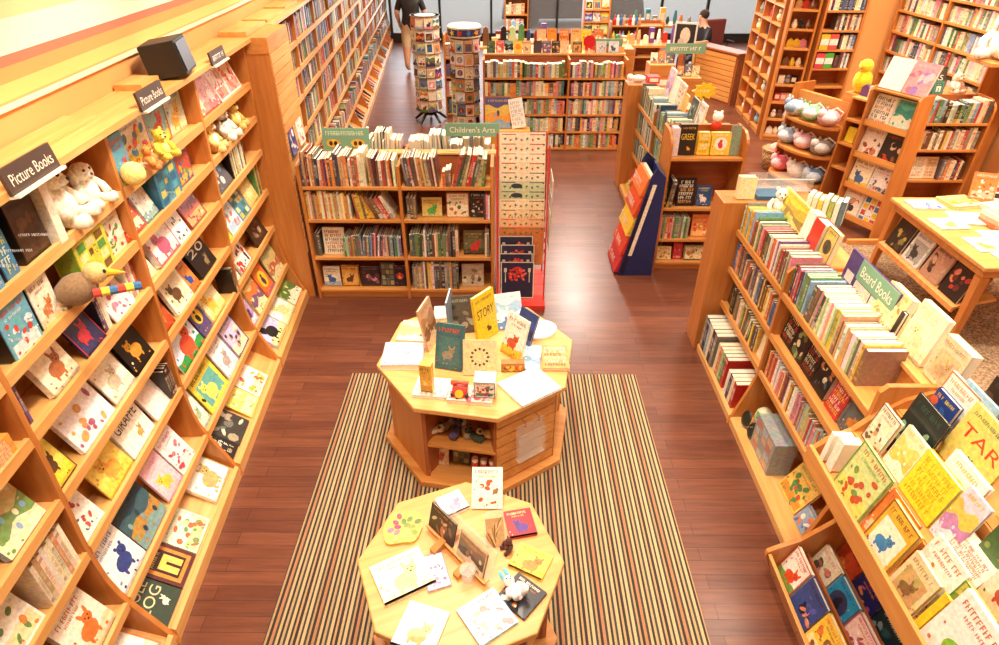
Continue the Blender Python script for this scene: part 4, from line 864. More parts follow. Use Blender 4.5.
# toy telephone, cube, cards box
o = empty('toy_telephone', 'red toy telephone with yellow dial on the pink-edged book', 'toy', Tr(-.245, 2.73, TZ+.03) @ Rz(-6))
b = MB(); b.prism([(-.04, 0), (.04, 0), (.035, .035), (.012, .06), (-.012, .06), (-.035, .035)], 'x', -.042, .042, 'd83a2c', 'plastic'); b.build('body', o, bevel=.005)
b = MB(); b.tube([(-.05, 0, .075), (0, 0, .083), (.05, 0, .075)], [.015, .011, .015], 'e86a50', 'plastic'); b.build('handset', o, smooth=True)
b = MB(); b.lathe([(.024, 0), (.024, .006), (.0, .006)], 'f0c838', 'plastic', T=Tr(0, -.036, .026) @ Rx(65)); b.build('dial', o)
for s in (-1, 1): b = MB(); b.ball((s*.04, -.03, .012), .013, '24303c', 'plastic'); b.build('wheel', o, smooth=True)
toy_box(Tr(-.165, 2.70, TZ+.028) @ Rz(-4) @ Matrix(((1,0,0),(0,0,-1),(0,1,0))).to_4x4(), .12, .11, .1, 'S:f4f2e6,4a9a5a,c83a3a,3a5a8a', '4a8a50', 'white cube-shaped box with green band on the large table')
toy_box(Tr(-.01, 2.965, TZ+.001) @ Rz(2) @ Matrix(((1,0,0),(0,0,-1),(0,1,0))).to_4x4(), .14, .06, .05, 'S:e87838,d85a28,f0d050,3a7a48', 'c8502a', 'low orange patterned box behind the white cube, large table')
# what the open shelf holds
FO = Tr(-.165, 3.17, .009) @ Rz(-10)
for k, (x, y, c, d) in enumerate(((-.20,-.44,'e8dcc0','cream'),(-.13,-.40,'8a7a60','grey-brown'),(-.05,-.44,'5a4a7a','purple'),(.02,-.42,'b8b0a0','silver'),(.09,-.45,'3a4a3a','dark green'),(.16,-.41,'d8c8a0','tan'))):
    o = empty('finger_puppet', f'{d} knitted finger puppet heaped on the open shelf of the large table', 'toy', FO @ Tr(x, y, .319) @ Rz(40*k), 'puppets on the open shelf')
    b = MB(); b.tube([(-.04, 0, .03), (.01, 0, .032), (.045, 0, .04)], [.026, .03, .02], c, 'cloth'); b.build('body', o, smooth=True)
    b = MB(); b.ball((.06, 0, .055), .025, c); b.build('head', o, smooth=True)
    for s in (-1, 1): b = MB(); b.ball((.062, s*.02, .08), .01, '4a3a30'); b.build('ear', o, smooth=True)
up_book(FO, -.235, -.43, .045, .13, .17, .014, 'A:f4e8d4,e8d0b0,c8786a,8a4a3a', 'small cream board book in the lower opening of the large table', lean=8)
up_book(FO, -.085, -.40, .045, .11, .18, .02, 'C:5a6a58,8a7a5a,4a4a40,a89a70', 'green-grey board book in the lower opening of the large table', lean=8)
for k in range(3):
    o = empty('paint_canister', f'red canister with dark label, {("left","middle","right")[k]} one of three under the large table', 'canister', FO @ Tr(.075+.055*k, -.46, .045))
    b = MB(); b.lathe([(.023, 0), (.023, .11)], 'c83a2c', 'plastic'); b.build('body', o, smooth=False); b = MB(); b.lathe([(.0235, .025), (.0235, .075)], '3a2a28', 'print'); b.build('paper_label', o)
    b = MB(); b.lathe([(.02, .111), (.02, .135), (.0, .135)], 'f0e8dc', 'plastic'); b.build('lid', o)
o = empty('brochure_holder', 'clear acrylic brochure pocket hung on the slatted face of the large table', 'holder', Tr(-.165, 3.17, .009) @ Rz(35) @ Tr(-.09, -.552, .2))
b = MB(); b.box(0, .2, -.035, -.031, 0, .22, mat='acrylic'); b.box(0, .2, -.031, -.004, 0, .004, mat='acrylic'); b.box(0, .2, -.004, 0, 0, .27, mat='acrylic'); b.build('pocket', o)
for x in (.05, .15):
    b = MB(); b.tube([(x, .012, .3), (x, -.02, .3), (x, -.026, .27), (x, -.012, .262)], .003, mat='steel', n=6); b.build('hook', o)
for k in range(3): up_book(Tr(-.18, 1.70, .009) @ Rz(22.5+45), -.12+.085*k, -.34, .3, .075, .16, .012, ('P:3a5a6a,5a8a7a,d8c858,2a3a3a','A:e8dcc0,c8a870,5a8a5a,8a5a3a','S:d8b060,c8903a,5a3a20,f0e0b0')[k], f'{("teal","cream","gold")[k]} board book on the open shelf of the front table', lean=10)
# ------------------------------------------------------------------ double-sided gondola seen from its aisle side
def gondola(label, F, ys, end, name='double_sided_bookcase', tail=0):
    """local x runs towards the camera (= -y), local y = depth from the shelf fronts; ys: upright positions, end: (s0, s1) of the end box"""
    r = empty(name, label, 'bookcase', F)
    prof = [(-.115,0),(-.1,.05),(-.03,.3),(0,.44),(0,1.2),(.03,1.235),(.43,1.235),(.46,1.2),(.46,.44),(.5,.3),(.56,.05),(.56,0)]
    for u in ys:
        b = MB(); b.prism(prof, 'x', u-.013, u+.013, mat='wood_side'); b.build('upright', r)
    y0 = [end[1]]+list(ys[1:]) if end else list(ys)
    for a, c in zip(y0[:-1], y0[1:]):
        for z, f in ((1.06, .0), (.76, .0), (.465, .0)):
            b = MB(); b.prism([(f,z-.03),(.225,z-.03),(.225,z),(f+.015,z),(f+.015,z+.01),(f,z+.01)], 'x', a+.014, c-.014, mat='wood'); b.build('shelf', r)
        b = MB(); b.prism([(-.105,0),(-.105,.05),(-.09,.065),(.225,.065),(.225,0)], 'x', a+.014, c-.014, mat='wood_pale_lit'); b.build('base_tray', r)
        b = MB(); b.box(a+.014, c-.014, .225, .243, 0, 1.19, mat='wood'); b.build('back_panel', r)
        b = MB(); b.box(a+.014, c-.014, .205, .455, 1.19, 1.212, mat='wood_pale_lit'); b.build('counter_strip', r)
        b = MB(); b.box(a+.014, c-.014, .44, .456, .05, 1.19, mat='wood'); b.build('rear_panel', r)
    if end:
        b = MB(); b.box(end[0], end[1], -.13, .55, 0, 1.27, mat='wood_side'); b.build('end_box', r, bevel=.006)
    return r
F1 = FR(1.685)
gondola('long double-sided maple bookcase with books on three shelves beside the rug', F1, [-4.2, -3.24, -2.15], (-4.36, -4.12))
GB = 'books on the long double-sided bookcase'
KID = ['yellow','orange','red','green','pale green','teal','blue','light blue','white','cream','purple','pink','navy','brown','grey']
fill(F1, -4.10, -3.90, .02, 1.06, 'the top row, far bay of double-sided bookcase', 41, (.19, .23), (.014, .026), (.17, .2), ['yellow','grey','pale green','light blue','cream'], end='far end', name='chapter_book', group=GB)
fill(F1, -3.89, -3.26, .02, 1.06, 'the top row past the pale books, far bay', 42, (.18, .23), (.012, .026), (.17, .2), ['white','red','purple','grey','brown','black','pink','orange','green','cream'], end='far end', name='chapter_book', group=GB)
fill(F1, -4.10, -3.26, .02, .76, 'the middle shelf, far bay of double-sided bookcase', 43, (.17, .23), (.014, .034), (.15, .18), ['orange','blue','cream','brown','maroon','yellow','tan','navy','red'], end='far end', name='chapter_book', group=GB, leans=((.25, .35, 12),))
fill(F1, -3.98, -3.42, .02, .465, 'the third shelf, far bay of double-sided bookcase', 44, (.17, .21), (.014, .03), (.15, .18), ['cream','green','black','yellow','brown','maroon','white'], end='far end', name='chapter_book', group=GB, leans=((.5, .8, 8),))
up_book(F1, -4.1, .05, .465, .11, .2, .03, 'C:3a2a30,5a3a3a,4a3a48,6a4a4a', 'dark book with squared cover, third shelf, far bay of double-sided bookcase', name='chapter_book', cat='book')
up_book(F1, -3.41, .04, .465, .13, .2, .03, 'X:efe0c0,efe0c0,efe0c0,efe0c0', 'plain cream book turned face out, third shelf, far bay of double-sided bookcase', name='chapter_book', cat='book')
fill(F1, -3.22, -2.98, .02, 1.06, 'the top row, near bay, double-sided bookcase', 45, (.19, .23), (.014, .024), (.17, .2), ['green','blue','red','pink','light blue','navy'], end='divider', name='chapter_book', group=GB)
fill(F1, -2.97, -2.33, .02, 1.06, 'the top row past the green book, near bay', 46, (.2, .245), (.014, .034), (.17, .2), ['cream','brown','orange','green','pale green','white','yellow','tan','dark green','pink'], end='divider', name='chapter_book', group=GB, leans=((.0, .2, 6),))
fill(F1, -3.22, -2.2, .02, .465, 'the third shelf, near bay, double-sided bookcase', 47, (.16, .21), (.012, .026), (.15, .18), ['tan','grey','brown','red','orange','yellow','pale green','pink','dark red','white','light blue'], end='divider', name='chapter_book', group=GB)
BLK = [('T:1c1816,1c1816,e8d8b8,c84838','black boxed book with pale lettering'),('P:1e1a18,5a6a48,8a9a60,d8c8a0','black boxed book with green globe'),('T:1a1615,1a1615,d8c8a8,b83a30','second black boxed book with pale lettering'),('P:1c1818,3a6a8a,c87848,d8c8a8','black boxed book with orange and blue globe')]
for k, (art, d) in enumerate(BLK): up_book(F1, -3.2+.155*k, .05, .76, .15, .23, .04, art, f'{d}, {ordinal(k+1)} along the middle shelf, near bay', lean=10, name='boxed_book', cat='book', group='black boxed books')
up_book(F1, -2.56, .05, .76, .14, .2, .03, 'T:c8343a,c8343a,f8e8d0,f0c850', 'red boxed book with white lettering on the middle shelf, near bay', lean=12, name='boxed_book', cat='book')
up_book(F1, -2.40, .05, .76, .16, .22, .06, 'B:5a6068,6a7078,d88a40,d8d8c8', 'grey boxed book with orange picture on the middle shelf, near bay', lean=12, name='boxed_book', cat='book')
# piles and boxes on the base
for k, (s, w, n, cols, nm) in enumerate(((-4.08, .3, 6, ['grey','black','light blue','cream','black','grey'], 'grey and black'), (-3.76, .26, 5, ['cream','orange','pale green','green','red'], 'orange and green'), (-3.49, .22, 4, ['white','navy','cream','red'], 'white'))):
    for i in range(n):
        t = .05 if k == 0 else .045
        j = lin(PD[cols[i]])
        spine_book(F1, s+i*t, -.085 if k else -.1, .066, t-.003, .3-.04*k, .26, 4, j, PD['white'], f'{cols[i]} large book, {ordinal(i+1)} in the {nm} run, base tray', 'large_book', 'book', 'large books on the base tray')
o = toy_box(upr(F1, -2.98, -.05, .066, 0), .29, .25, .14, 'C:9aa0a0,c87a6a,b8c0c0,d8a888', '6a7070', 'grey boxed game with picture tiles on the base tray, near bay')
o = empty('toy_beetle_kit', 'small green and white bug toy with black frames on the base tray by the divider', 'toy', F1 @ Tr(-3.1, .0, .066))
b = MB(); b.ball((.0, .06, .09), (.08, .06, .09), 'e0dcb8', 'plastic'); b.build('pod', o, smooth=True)
for s in (-1, 1): b = MB(); b.lathe([(.05, 0), (.058, .006), (.05, .012), (.04, .006)], '2a2c22', 'plastic', T=Tr(s*.06+.02, -.03, .06) @ Rx(70)); b.build('ring', o)
b = MB(); b.prism([(0, 0), (.05, .02), (.11, .0), (.06, -.03)], 'z', .16, .168, '5a9a48', 'plastic'); b.build('leaf', o)
up_book(F1, -2.62, -.0, .066, .24, .22, .02, 'S:e8c060,d89038,5a8a4a,c84a38', 'orange and green board book lying open-faced on the base tray, near bay', lean=30)
up_book(F1, -2.36, -.01, .066, .15, .13, .02, 'P:8a9ab8,4a6a9a,d87a48,e8d8c8', 'small blue and orange book at the near end of the base tray', lean=30)
# on the counter strip
def counter(s, dep, z, w, h, t, art, label, lean=8, **k): up_book(F1, s, dep, z, w, h, t, art, label, lean=lean, **k)
CZ = 1.212
counter(-4.08, .22, CZ, .44, .2, .02, 'L:f0dc50,d8b840,a8884a,f4e890', 'yellow landscape-format book standing open on the counter strip', lean=12)
counter(-3.63, .2, CZ, .1, .22, .06, 'X:f8f4ea,f8f4ea,f8f4ea,f8f4ea', 'thick white book standing on the counter strip')
counter(-3.52, .2, CZ, .12, .21, .07, 'X:d23a2a,d23a2a,d23a2a,d23a2a', 'thick bright red book standing on the counter strip')
counter(-3.39, .22, CZ, .13, .22, .03, 'M:e8cc70,e8cc70,5a4a38,3a3028', 'mustard book with dark circle on the counter strip')
o = empty('board_books_sign', 'green sign reading Board Books on a purple panel, counter strip', 'sign', F1 @ Tr(-3.14, .26, CZ) @ Rx(-6))
b = MB(); b.box(0, .5, 0, .014, 0, .2, '4a3a78'); b.build('board', o)
T = Matrix(((1,0,0),(0,0,-1),(0,1,0))).to_4x4()
b = MB(); b.box(.13, .5, -.004, -.0005, .085, .2, mat='green'); put_text(b, 'Board Books', .16, .115, .06, .0055, 'f4f0e0', .31, 'cream', T); b.build('lettering', o)
b = MB(); rect(b, .03, .03, .11, .09, .001, 'e8d8d0', T); rect(b, .14, .005, .3, .08, .001, 'f0d8c8', T); rect(b, .31, .005, .49, .08, .001, 'f4e8d0', T); b.build('picture', o)
b = MB(); b.box(-.01, .51, -.03, .03, -.002, .004, mat='cream'); b.build('foot', o)
counter(-2.77, .24, CZ, .2, .2, .05, 'S:f0d498,f4e4b8,c88a48,d8a868', 'golden box with faint print on the counter strip, before the green sign', lean=18)
counter(-2.55, .23, CZ, .03, .16, .02, 'X:2a2420,2a2420,2a2420,2a2420', 'slim black booklet on the counter strip')
counter(-2.50, .25, CZ, .2, .26, .03, 'A:f8ecc8,f4e4b8,f0dca8,e8d090', 'large cream book standing near the curved side panel', lean=10)
counter(-2.27, .25, CZ, .18, .22, .05, 'B:e8d0a8,dcc090,c8a878,b89868', 'tan boxed book standing at the end of the counter strip', lean=8)
o = empty('card_spinner_tray', 'low clear plastic tray at the far end of the double-sided bookcase', 'tray', Tr(1.80, 4.30, 1.27))
b = MB(); b.box(0, .44, .0, .005, .02, .10, mat='acrylic'); b.box(0, .44, .1, .105, .02, .12, mat='acrylic'); b.box(0, .44, 0, .105, .014, .02, mat='acrylic'); b.box(0, .44, -.002, .006, .10, .106, 'f0e8dc', 'plastic'); b.box(0, .44, -.002, .0, .014, .02, 'f0e8dc', 'plastic'); b.build('pocket', o)
b = MB(); b.box(.05, .39, .02, .09, .001, .0135, mat='acrylic'); b.build('foot', o)
b = MB(); b.box(.2, .205, .006, .1, .021, .1, mat='acrylic'); b.build('divider', o)
up_book(Tr(1.66, 4.17, 1.271), 0, 0, 0, .12, .16, .06, 'X:f4e4b0,f4e4b0,f4e4b0,f4e4b0', 'thick cream book standing on the end panel', lean=4)
b = MB(); b.box(0, .3, 0, .16, 0, .03, '3a6a8a'); b.box(.004, .302, .004, .156, .004, .026, mat='paper'); o = b.build('flat_book', mw=Tr(1.80, 4.16, 1.272)); tag(o, 'blue book lying flat on the end panel', 'book')
plush(Tr(1.92, 4.06, 1.213) @ Rz(-20), .7, 'f0e8dc', 'fbf6ee', '2a2624', 'white and black spotted plush on the counter strip behind the yellow book')
for k in range(7): up_book(Tr(2.0, 3.88-.0*k, 1.213) @ Rz(-35), .0+.035*k, .05, 0, .03, .19-.008*(k % 3), .14, f'X:{("f8f4e8","f0e8d0","e8d060","f4f0e0","a8b860","f0ece0","5a7a8a")[k]},ffffff,ffffff,ffffff', f'{("white","cream","yellow","second white","green","third white","blue")[k]} book in the run beside the spotted plush', lean=2, name='counter_book', cat='book', group='books beside the spotted plush')
# ------------------------------------------------------------------ near display with stepped bins
F2 = FR(0)
r = empty('stepped_book_display', 'tall stepped maple display of face-out books with a floor bin and curved side panel', 'display', F2)
prof = [(1.455,.82),(1.475,.87),(1.53,.93),(1.62,.985),(1.70,1.085),(1.80,1.17),(1.90,1.215),(2.05,1.23),(2.12,1.2),(2.12,0),(1.84,0),(1.80,.3),(1.72,.5),(1.66,.66),(1.60,.76)]
b = MB(); b.prism(prof, 'x', -2.145, -2.118, mat='wood_side'); b.build('side_panel', r)
prof = [(1.455,0),(1.40,.14),(1.405,.165),(1.43,.185),(1.56,.265),(1.68,.40),(1.75,.5),(1.86,.5),(1.86,0)]
b = MB(); b.prism(prof, 'x', -2.085, -2.06, mat='wood_side'); b.build('bin_side', r)
def yb(s0, s1, pts, mat='wood'): b = MB(); b.prism(pts, 'x', s0, s1, mat=mat); return b
yb(-2.058, -.8, [(1.455,0),(1.475,0),(1.425,.16),(1.405,.16)]).build('bin_front', r, bevel=.004)
for k, x in enumerate((1.585, 1.70)): yb(-2.058, -.8, [(x,.03+.03*k),(x+.012,.03+.03*k),(x+.035,.17+.05*k),(x+.023,.17+.05*k)], 'wood_red').build('bin_divider', r)
yb(-2.058, -.8, [(1.455,0),(1.85,0),(1.85,.1),(1.455,.02)], 'wood_red').build('bin_floor', r)
yb(-2.058, -.8, [(1.845,.1),(1.86,.1),(1.86,.8),(1.845,.8)], 'wood_red').build('rear_board', r)
yb(-2.117, -.8, [(1.435,.805),(1.457,.80),(1.462,.90),(1.44,.905)], 'wood').build('front_lip', r, bevel=.004)
yb(-2.117, -.8, [(1.46,.80),(1.62,.80),(1.62,.98),(1.61,.98),(1.61,.825),(1.46,.825)], 'wood').build('step', r)
yb(-2.117, -.8, [(1.62,.96),(1.78,.96),(1.78,1.12),(1.77,1.12),(1.77,.985),(1.62,.985)], 'wood').build('step', r)
yb(-2.117, -.8, [(1.78,1.10),(2.11,1.10),(2.11,1.125),(1.78,1.125)], 'wood').build('step', r)
yb(-2.117, -.8, [(2.09,0),(2.11,0),(2.11,1.10),(2.09,1.10)], 'wood').build('back_panel', r)
for k in range(3):
    b = MB(); b.lathe([(.006, 0), (.006, .002), (0, .002)], mat='steel', T=Tr(-1.97+.3*k, 1.425, .085) @ Ry(-0) @ Rx(107)); b.build('screw', r)
GS = 'face-out books in the stepped display'
def sb(s, dep, z, w, h, t, art, d, lean=12, where='', roll=0, name='picture_book'):
    mw = lean_mat(F2, s, dep, z, lean, t, roll); face_book(mw, w, h, t, art, f'{d}, {where} of the stepped display', name, group=GS)
FT, MT, TT = 'front step', 'middle step', 'top step'
sb(-2.10, 1.50, .826, .03, .17, .09, 'X:fbf6ea,fbf6ea,ffffff,ffffff', 'slim white book edge-on by the side panel', 4, FT); sb(-2.055, 1.51, .826, .05, .18, .09, 'X:f8f2e4,f8f2e4,ffffff,ffffff', 'thicker white book edge-on', 4, FT)
sb(-1.955, 1.50, .826, .235, .27, .012, 'S:cdd890,e8dc70,c0583a,7a9a48', 'green and yellow book with red flowers', 14, FT)
sb(-1.715, 1.515, .826, .19, .24, .012, 'S:e8803a,f0c8a0,b84a38,f4e0c0', 'orange-red paperback behind the mouse book', 14, FT)
sb(-1.655, 1.485, .826, .185, .245, .016, 'B:f4b838,fbf2dc,3a8ac0,8a6a3a', 'orange picture book with blue mouse', 14, FT)
sb(-1.47, 1.53, .826, .18, .28, .012, 'S:fbf4e8,f8ecd8,d8803a,c84a3a', 'white picture book with orange dot', 14, FT)
sb(-1.45, 1.485, .826, .15, .20, .02, 'B:e8d8a8,c8a870,8a6a40,b89458', 'tan framed picture-story book', 14, FT)
sb(-1.29, 1.53, .826, .15, .26, .014, 'L:c8c850,8aa040,5a8a38,e8d870', 'green landscape paperback', 14, FT)
sb(-1.28, 1.49, .826, .03, .2, .012, 'X:f0d030,f0d030,ffffff,ffffff', 'narrow yellow book', 14, FT)
sb(-1.24, 1.485, .826, .24, .29, .02, 'A:fbf6f0,f8ece4,8ac03a,c87848', 'large white picture book with green frog', 14, FT)
sb(-2.09, 1.645, .986, .14, .2, .012, 'S:f4e4c8,e8d0a8,6a5a4a,d88a5a', 'cream paperback with dark arch', 12, MT)
sb(-1.94, 1.665, .986, .14, .21, .016, 'L:f8ecc0,f4d878,f0cc60,fbf4e0', 'pale yellow book with white edge', 12, MT)
sb(-2.035, 1.715, .986, .21, .31, .012, 'P:1e2a28,8ab088,f4e8c8,3a5a50', 'black book with a pale green face', 10, MT)
sb(-1.79, 1.655, .986, .21, .22, .02, 'T:f4e23a,f8f0a0,d8b820,c8a820', 'bright yellow book with pale title', 12, MT)
sb(-1.73, 1.69, .986, .2, .28, .02, 'M:fbf8ee,f4f0e0,f0c030,3a6ab0', 'white picture book with round yellow face', 12, MT)
sb(-1.57, 1.66, .986, .12, .26, .012, 'L:e8e0f0,f0d060,c890c8,f8f0f8', 'pale lilac and yellow paperback', 12, MT)
sb(-1.50, 1.655, .986, .2, .1, .06, 'T:fbf4ea,fbf4ea,d8703a,d8703a', 'long white box with orange lettering', 20, MT)
sb(-1.43, 1.70, .986, .14, .29, .012, 'S:4a6a3a,8aa048,d85a38,e8d8b0', 'dark green book with red spots', 12, MT)
sb(-1.30, 1.66, .986, .17, .26, .014, 'A:f8e8d0,f0d8a8,c8503a,5a7a48', 'cream book with red figure', 12, MT)
sb(-1.11, 1.66, .986, .22, .27, .014, 'L:f4c848,e88a38,d85a38,f8e8b0', 'orange and gold book', 12, MT)
sb(-2.08, 1.86, 1.126, .19, .25, .012, 'A:fbf4e4,f8ecd8,c88a4a,d8a868', 'white book with small brown drawing', 10, TT)
sb(-2.0, 1.87, 1.126, .2, .27, .012, 'L:a8d0e8,d8e8f0,6a90b8,f0f0f0', 'light blue book', 8, TT); sb(-2.03, 1.80, 1.126, .14, .2, .02, 'P:26408a,3a5ab0,d85a3a,e8c848', 'blue book with orange letters', 10, TT)
sb(-1.86, 1.80, 1.126, .26, .27, .016, 'TTAR:f4d870,f0b848,d84a30,3a8a5a', 'orange and cream book titled in large red letters', 12, TT)
sb(-1.53, 1.83, 1.126, .3, .33, .012, 'F:f4dc78,f8e8a0,d83a2c,e8e0a0', 'large yellow picture book with red dress shape', 12, TT)
sb(-1.22, 1.83, 1.126, .25, .27, .012, 'S:f0d8b0,e8c890,c8503a,5a8a9a', 'cream and tan patterned book', 12, TT)
sb(-2.03, 2.02, 1.126, .19, .26, .04, 'P:2a2320,8a7a60,d8c8a0,5a4a3a', 'black-framed book with leafy photograph', 6, TT)
sb(-1.82, 2.02, 1.126, .17, .24, .05, 'X:e8d0a0,e8d0a0,ffffff,ffffff', 'plain tan box at the back', 6, TT)
BF = 'floor bin'
for row, (dep, z, lst) in enumerate(((1.465, .035, [('A:f4ece0,7aa048,d8502c,c83a2c','white book with red lion'),('P:3a4a8a,5a5aa0,d88a68,2a2438','blue book with dark-haired boy'),('S:f0c848,f4e0a0,d8703a,8a5a38','yellow book with small animals'),('A:f4f0e0,d8c8a0,8a5a3a,5a3a2a','cream book with brown pony')]),
                                    (1.60, .065, [('P:e0d0b8,8a5a48,4a3a38,c87a68','cream book with brown people'),('M:2a8ab8,e8a830,3a3a58,2a2030','teal book with orange top'),('S:f0c8c0,f4dcd4,c86a7a,a84a5a','pale pink book'),('L:5a8ac8,e8d8a0,4a6a9a,f0e8c8','blue sky book')]),
                                    (1.715, .095, [('P:c84a28,e88a38,f0b848,7a2a1c','dark red book with orange lion'),('S:2a2a6a,4a2a6a,c8508a,e08a48','deep purple night sky book'),('P:24343c,3a5a6a,8a9aa0,c8d0c8','dark blue-green book'),('B:d8b078,e8cc98,8a5a38,5a3a24','tan book with brown panel')]))):
    for k, (art, d) in enumerate(lst):
        w = (.175, .185, .2, .18)[k]; s = (-2.055, -1.875, -1.685, -1.475)[k]+(.0, .01, .0)[row]
        sb(s, dep+.012, z, w-.006, .2, .02, art, d, 20, ('front', 'middle', 'rear')[row]+' file of the '+BF)
# ------------------------------------------------------------------ second gondola down the aisle with its end cap
F3 = FR(1.59)
gondola('farther double-sided bookcase behind the end case, with grey-green rows of books', F3, [-7.72, -6.7, -5.84], (-7.9, -7.62))
GB3 = 'books on the farther double-sided bookcase'
for k, (a, c, z, w) in enumerate(((-7.6,-6.72,1.06,'top row, far bay'),(-6.68,-5.86,1.06,'top row, near bay'),(-7.6,-6.72,.76,'middle shelf, far bay'),(-6.68,-5.86,.76,'middle shelf, near bay'),(-7.6,-6.72,.465,'third shelf, far bay'),(-6.68,-5.86,.465,'third shelf, near bay'))):
    fill(F3, a, c, .02, z, f'the {w}, farther double-sided bookcase', 60+k, (.19, .26), (.018, .034), (.15, .2), ['grey','dark green','green','navy','white','light blue','teal','black','cream','pale green'], end='far end', name='reference_book', group=GB3, leans=((.2, .8, 7),))
for k in range(6): up_book(F3, -7.5+.33*k, -.06, .066, .2, .26, .02, 'ASPBLM'[k]+':'+','.join(PD[NAMES[(k*5+q*3) % 20]] for q in range(4)), f'{ordinal(k+1)} book from the far end on the base tray of the farther bookcase', lean=22, name='reference_book', cat='book', group='books on the base tray of the farther bookcase')
CNT3 = [('L:e8e0f0,d8b8d8,b890c0,f4f0f8','lilac and white book',-7.45,.24,.3),('X:f8f4ec,f8f4ec,fff,fff'.replace('fff','ffffff'),'plain white book',-7.15,.22,.26),('S:f0e8d8,e8d8c0,c85a3a,5a5a4a','white book with red spots',-6.9,.2,.26),('X:e8c060,e8c060,ffffff,ffffff','golden book',-6.66,.13,.2),('P:5a6a68,8aa098,d8dcc8,3a4a48','grey-green photographic book',-6.38,.22,.24),('A:f4f0e8,e8e4d8,b8b0a0,8a8478','white booklet with grey drawing',-6.1,.18,.26)]
for art, d, s, w, h in CNT3: up_book(F3, s, .25, CZ, w, h, .02, art, f'{d} standing on top of the farther bookcase', lean=10, name='display_book', cat='book')
for k in range(16): up_book(F3, -7.45+.1*k, .1, CZ+.001, .05, .16+.02*(k % 3), .12, f'X:{("f8f4ec","e8e0d0","b8c8c8","f4f0e4","d8d0c0","f0ead8")[k % 6]},ffffff,ffffff,ffffff', f'{ordinal(k+1)} small standing book from the far end, top edge of the farther bookcase', lean=3, name='small_book', cat='book', group='small books on top of the farther bookcase') if False else None
# yellow starburst card
b = MB(); pts = [((.13 if k % 2 else .09)*cos(PI*k/9), (.09 if k % 2 else .065)*sin(PI*k/9)) for k in range(18)]; b.prism(pts, 'y', 0, .01, 'f4d828'); T = Matrix(((1,0,0),(0,0,-1),(0,1,0))).to_4x4(); glyphs(b, -.07, -.015, .14, .03, .001, 'fbf6d8', random.Random(8), T)
b.box(-.01, .01, 0, .008, -.2, -.05, 'e8e0d0'); o = b.build('starburst_card', mw=Tr(2.08, 6.7, 1.42)); tag(o, 'yellow starburst card on a white stalk above the farther bookcase', 'sign')
# end case facing us
r = low_case('end case with curved side panels facing us, yellow language packs on top', 1.47, 2.17, 5.44, .32, [1.485, 2.155], [1.135, .655, .335, .085], 1.36, back='wood_red', curved=True, name='end_bookcase')
FE = frame((1.47, 5.44, 0), (1, 0, 0), (0, 1, 0)); GE = 'books on the end case'
for k, (s, w, h, t, art, d) in enumerate(((.10,.15,.27,.05,'TGREEK:2a2420,e8b040,f0c840,e8a030','yellow and black language pack titled in yellow'),(.27,.11,.2,.06,'T:f0c838,f0c838,f8f0d0,c89020','thick plain yellow pack'),(.39,.17,.2,.05,'M:f4d048,f4d048,f8f4e8,d84838','yellow pack with white disc and red band'),(.555,.09,.26,.02,'X:8a9a80,8a9a80,8a9a80,8a9a80','grey-green tall folder'))):
    up_book(FE, s, .08, 1.135, w, h, t, art, f'{d}, top shelf of the end case', lean=6, name='language_pack', cat='box set')
up_book(FE, .03, .05, 1.135, .06, .25, .1, 'X:e8d8d8,e8d8d8,ffffff,ffffff', 'pale pink book standing at the side, top shelf of the end case', lean=2, name='language_pack', cat='box set')
fill(FE, .03, .14, .02, .655, 'the second shelf of the end case', 71, (.24, .28), (.018, .028), (.16, .2), ['black','black','navy','grey'], group=GE, name='music_book', leans=((.2, 1, 6),))
up_book(FE, .155, .06, .655, .17, .26, .02, 'T:1c1a1c,1c1a1c,e8dcc8,d8a060', 'black book with white title and tan guitar, second shelf of the end case', lean=10, name='music_book', cat='book')
up_book(FE, .34, .06, .655, .14, .19, .02, 'A:2a4a7a,3a5a8a,e8e0d0,d8c878', 'blue book with white owl, second shelf of the end case', lean=10, name='music_book', cat='book')
fill(FE, .03, .33, .02, .335, 'the third shelf of the end case', 72, (.2, .24), (.016, .026), (.16, .2), ['orange','cream','grey','green','white','pink','red','tan'], group=GE, name='music_book')
up_book(FE, .345, .06, .335, .16, .22, .02, 'S:e88a4a,f0c078,d8503a,f4dc9a', 'orange patterned book, third shelf of the end case', lean=8, name='music_book', cat='book')
up_book(FE, .05, .05, .085, .14, .13, .03, 'S:f4dca0,f0c878,4a6a4a,c85a3a', 'cream boxed card set, bottom shelf of the end case', lean=14, name='card_set', cat='box set'); up_book(FE, .21, .06, .085, .09, .17, .03, 'T:c8303a,c8303a,d8605a,f0d8c8', 'red boxed card set, bottom shelf of the end case', lean=8, name='card_set', cat='box set')
up_book(FE, .32, .05, .085, .25, .14, .03, 'S:f4e4bc,f0d8a0,5a6a48,c88a5a', 'wide cream boxed card set, bottom shelf of the end case', lean=14, name='card_set', cat='box set')
o = empty('cat_figure', 'white and red cat figure on top of the end case', 'figure', Tr(1.93, 5.70, 1.31))
b = MB(); b.ball((0, 0, .05), (.05, .04, .05), 'd8402c', 'plastic'); b.build('body', o, smooth=True); b = MB(); b.ball((0, -.005, .125), (.05, .045, .045), 'fbf6ee', 'plastic'); b.ball((-.03, 0, .165), .014, 'fbf6ee', 'plastic'); b.ball((.03, 0, .165), .014, 'fbf6ee', 'plastic'); b.build('head', o, smooth=True)
b = MB(); b.box(-.2, .2, -.08, .08, 1.13, 1.309, mat='wood'); o = b.build('display_block', mw=Tr(1.93, 5.86, 0)); tag(o, 'low wooden block behind the end case carrying the cat figure', 'block')
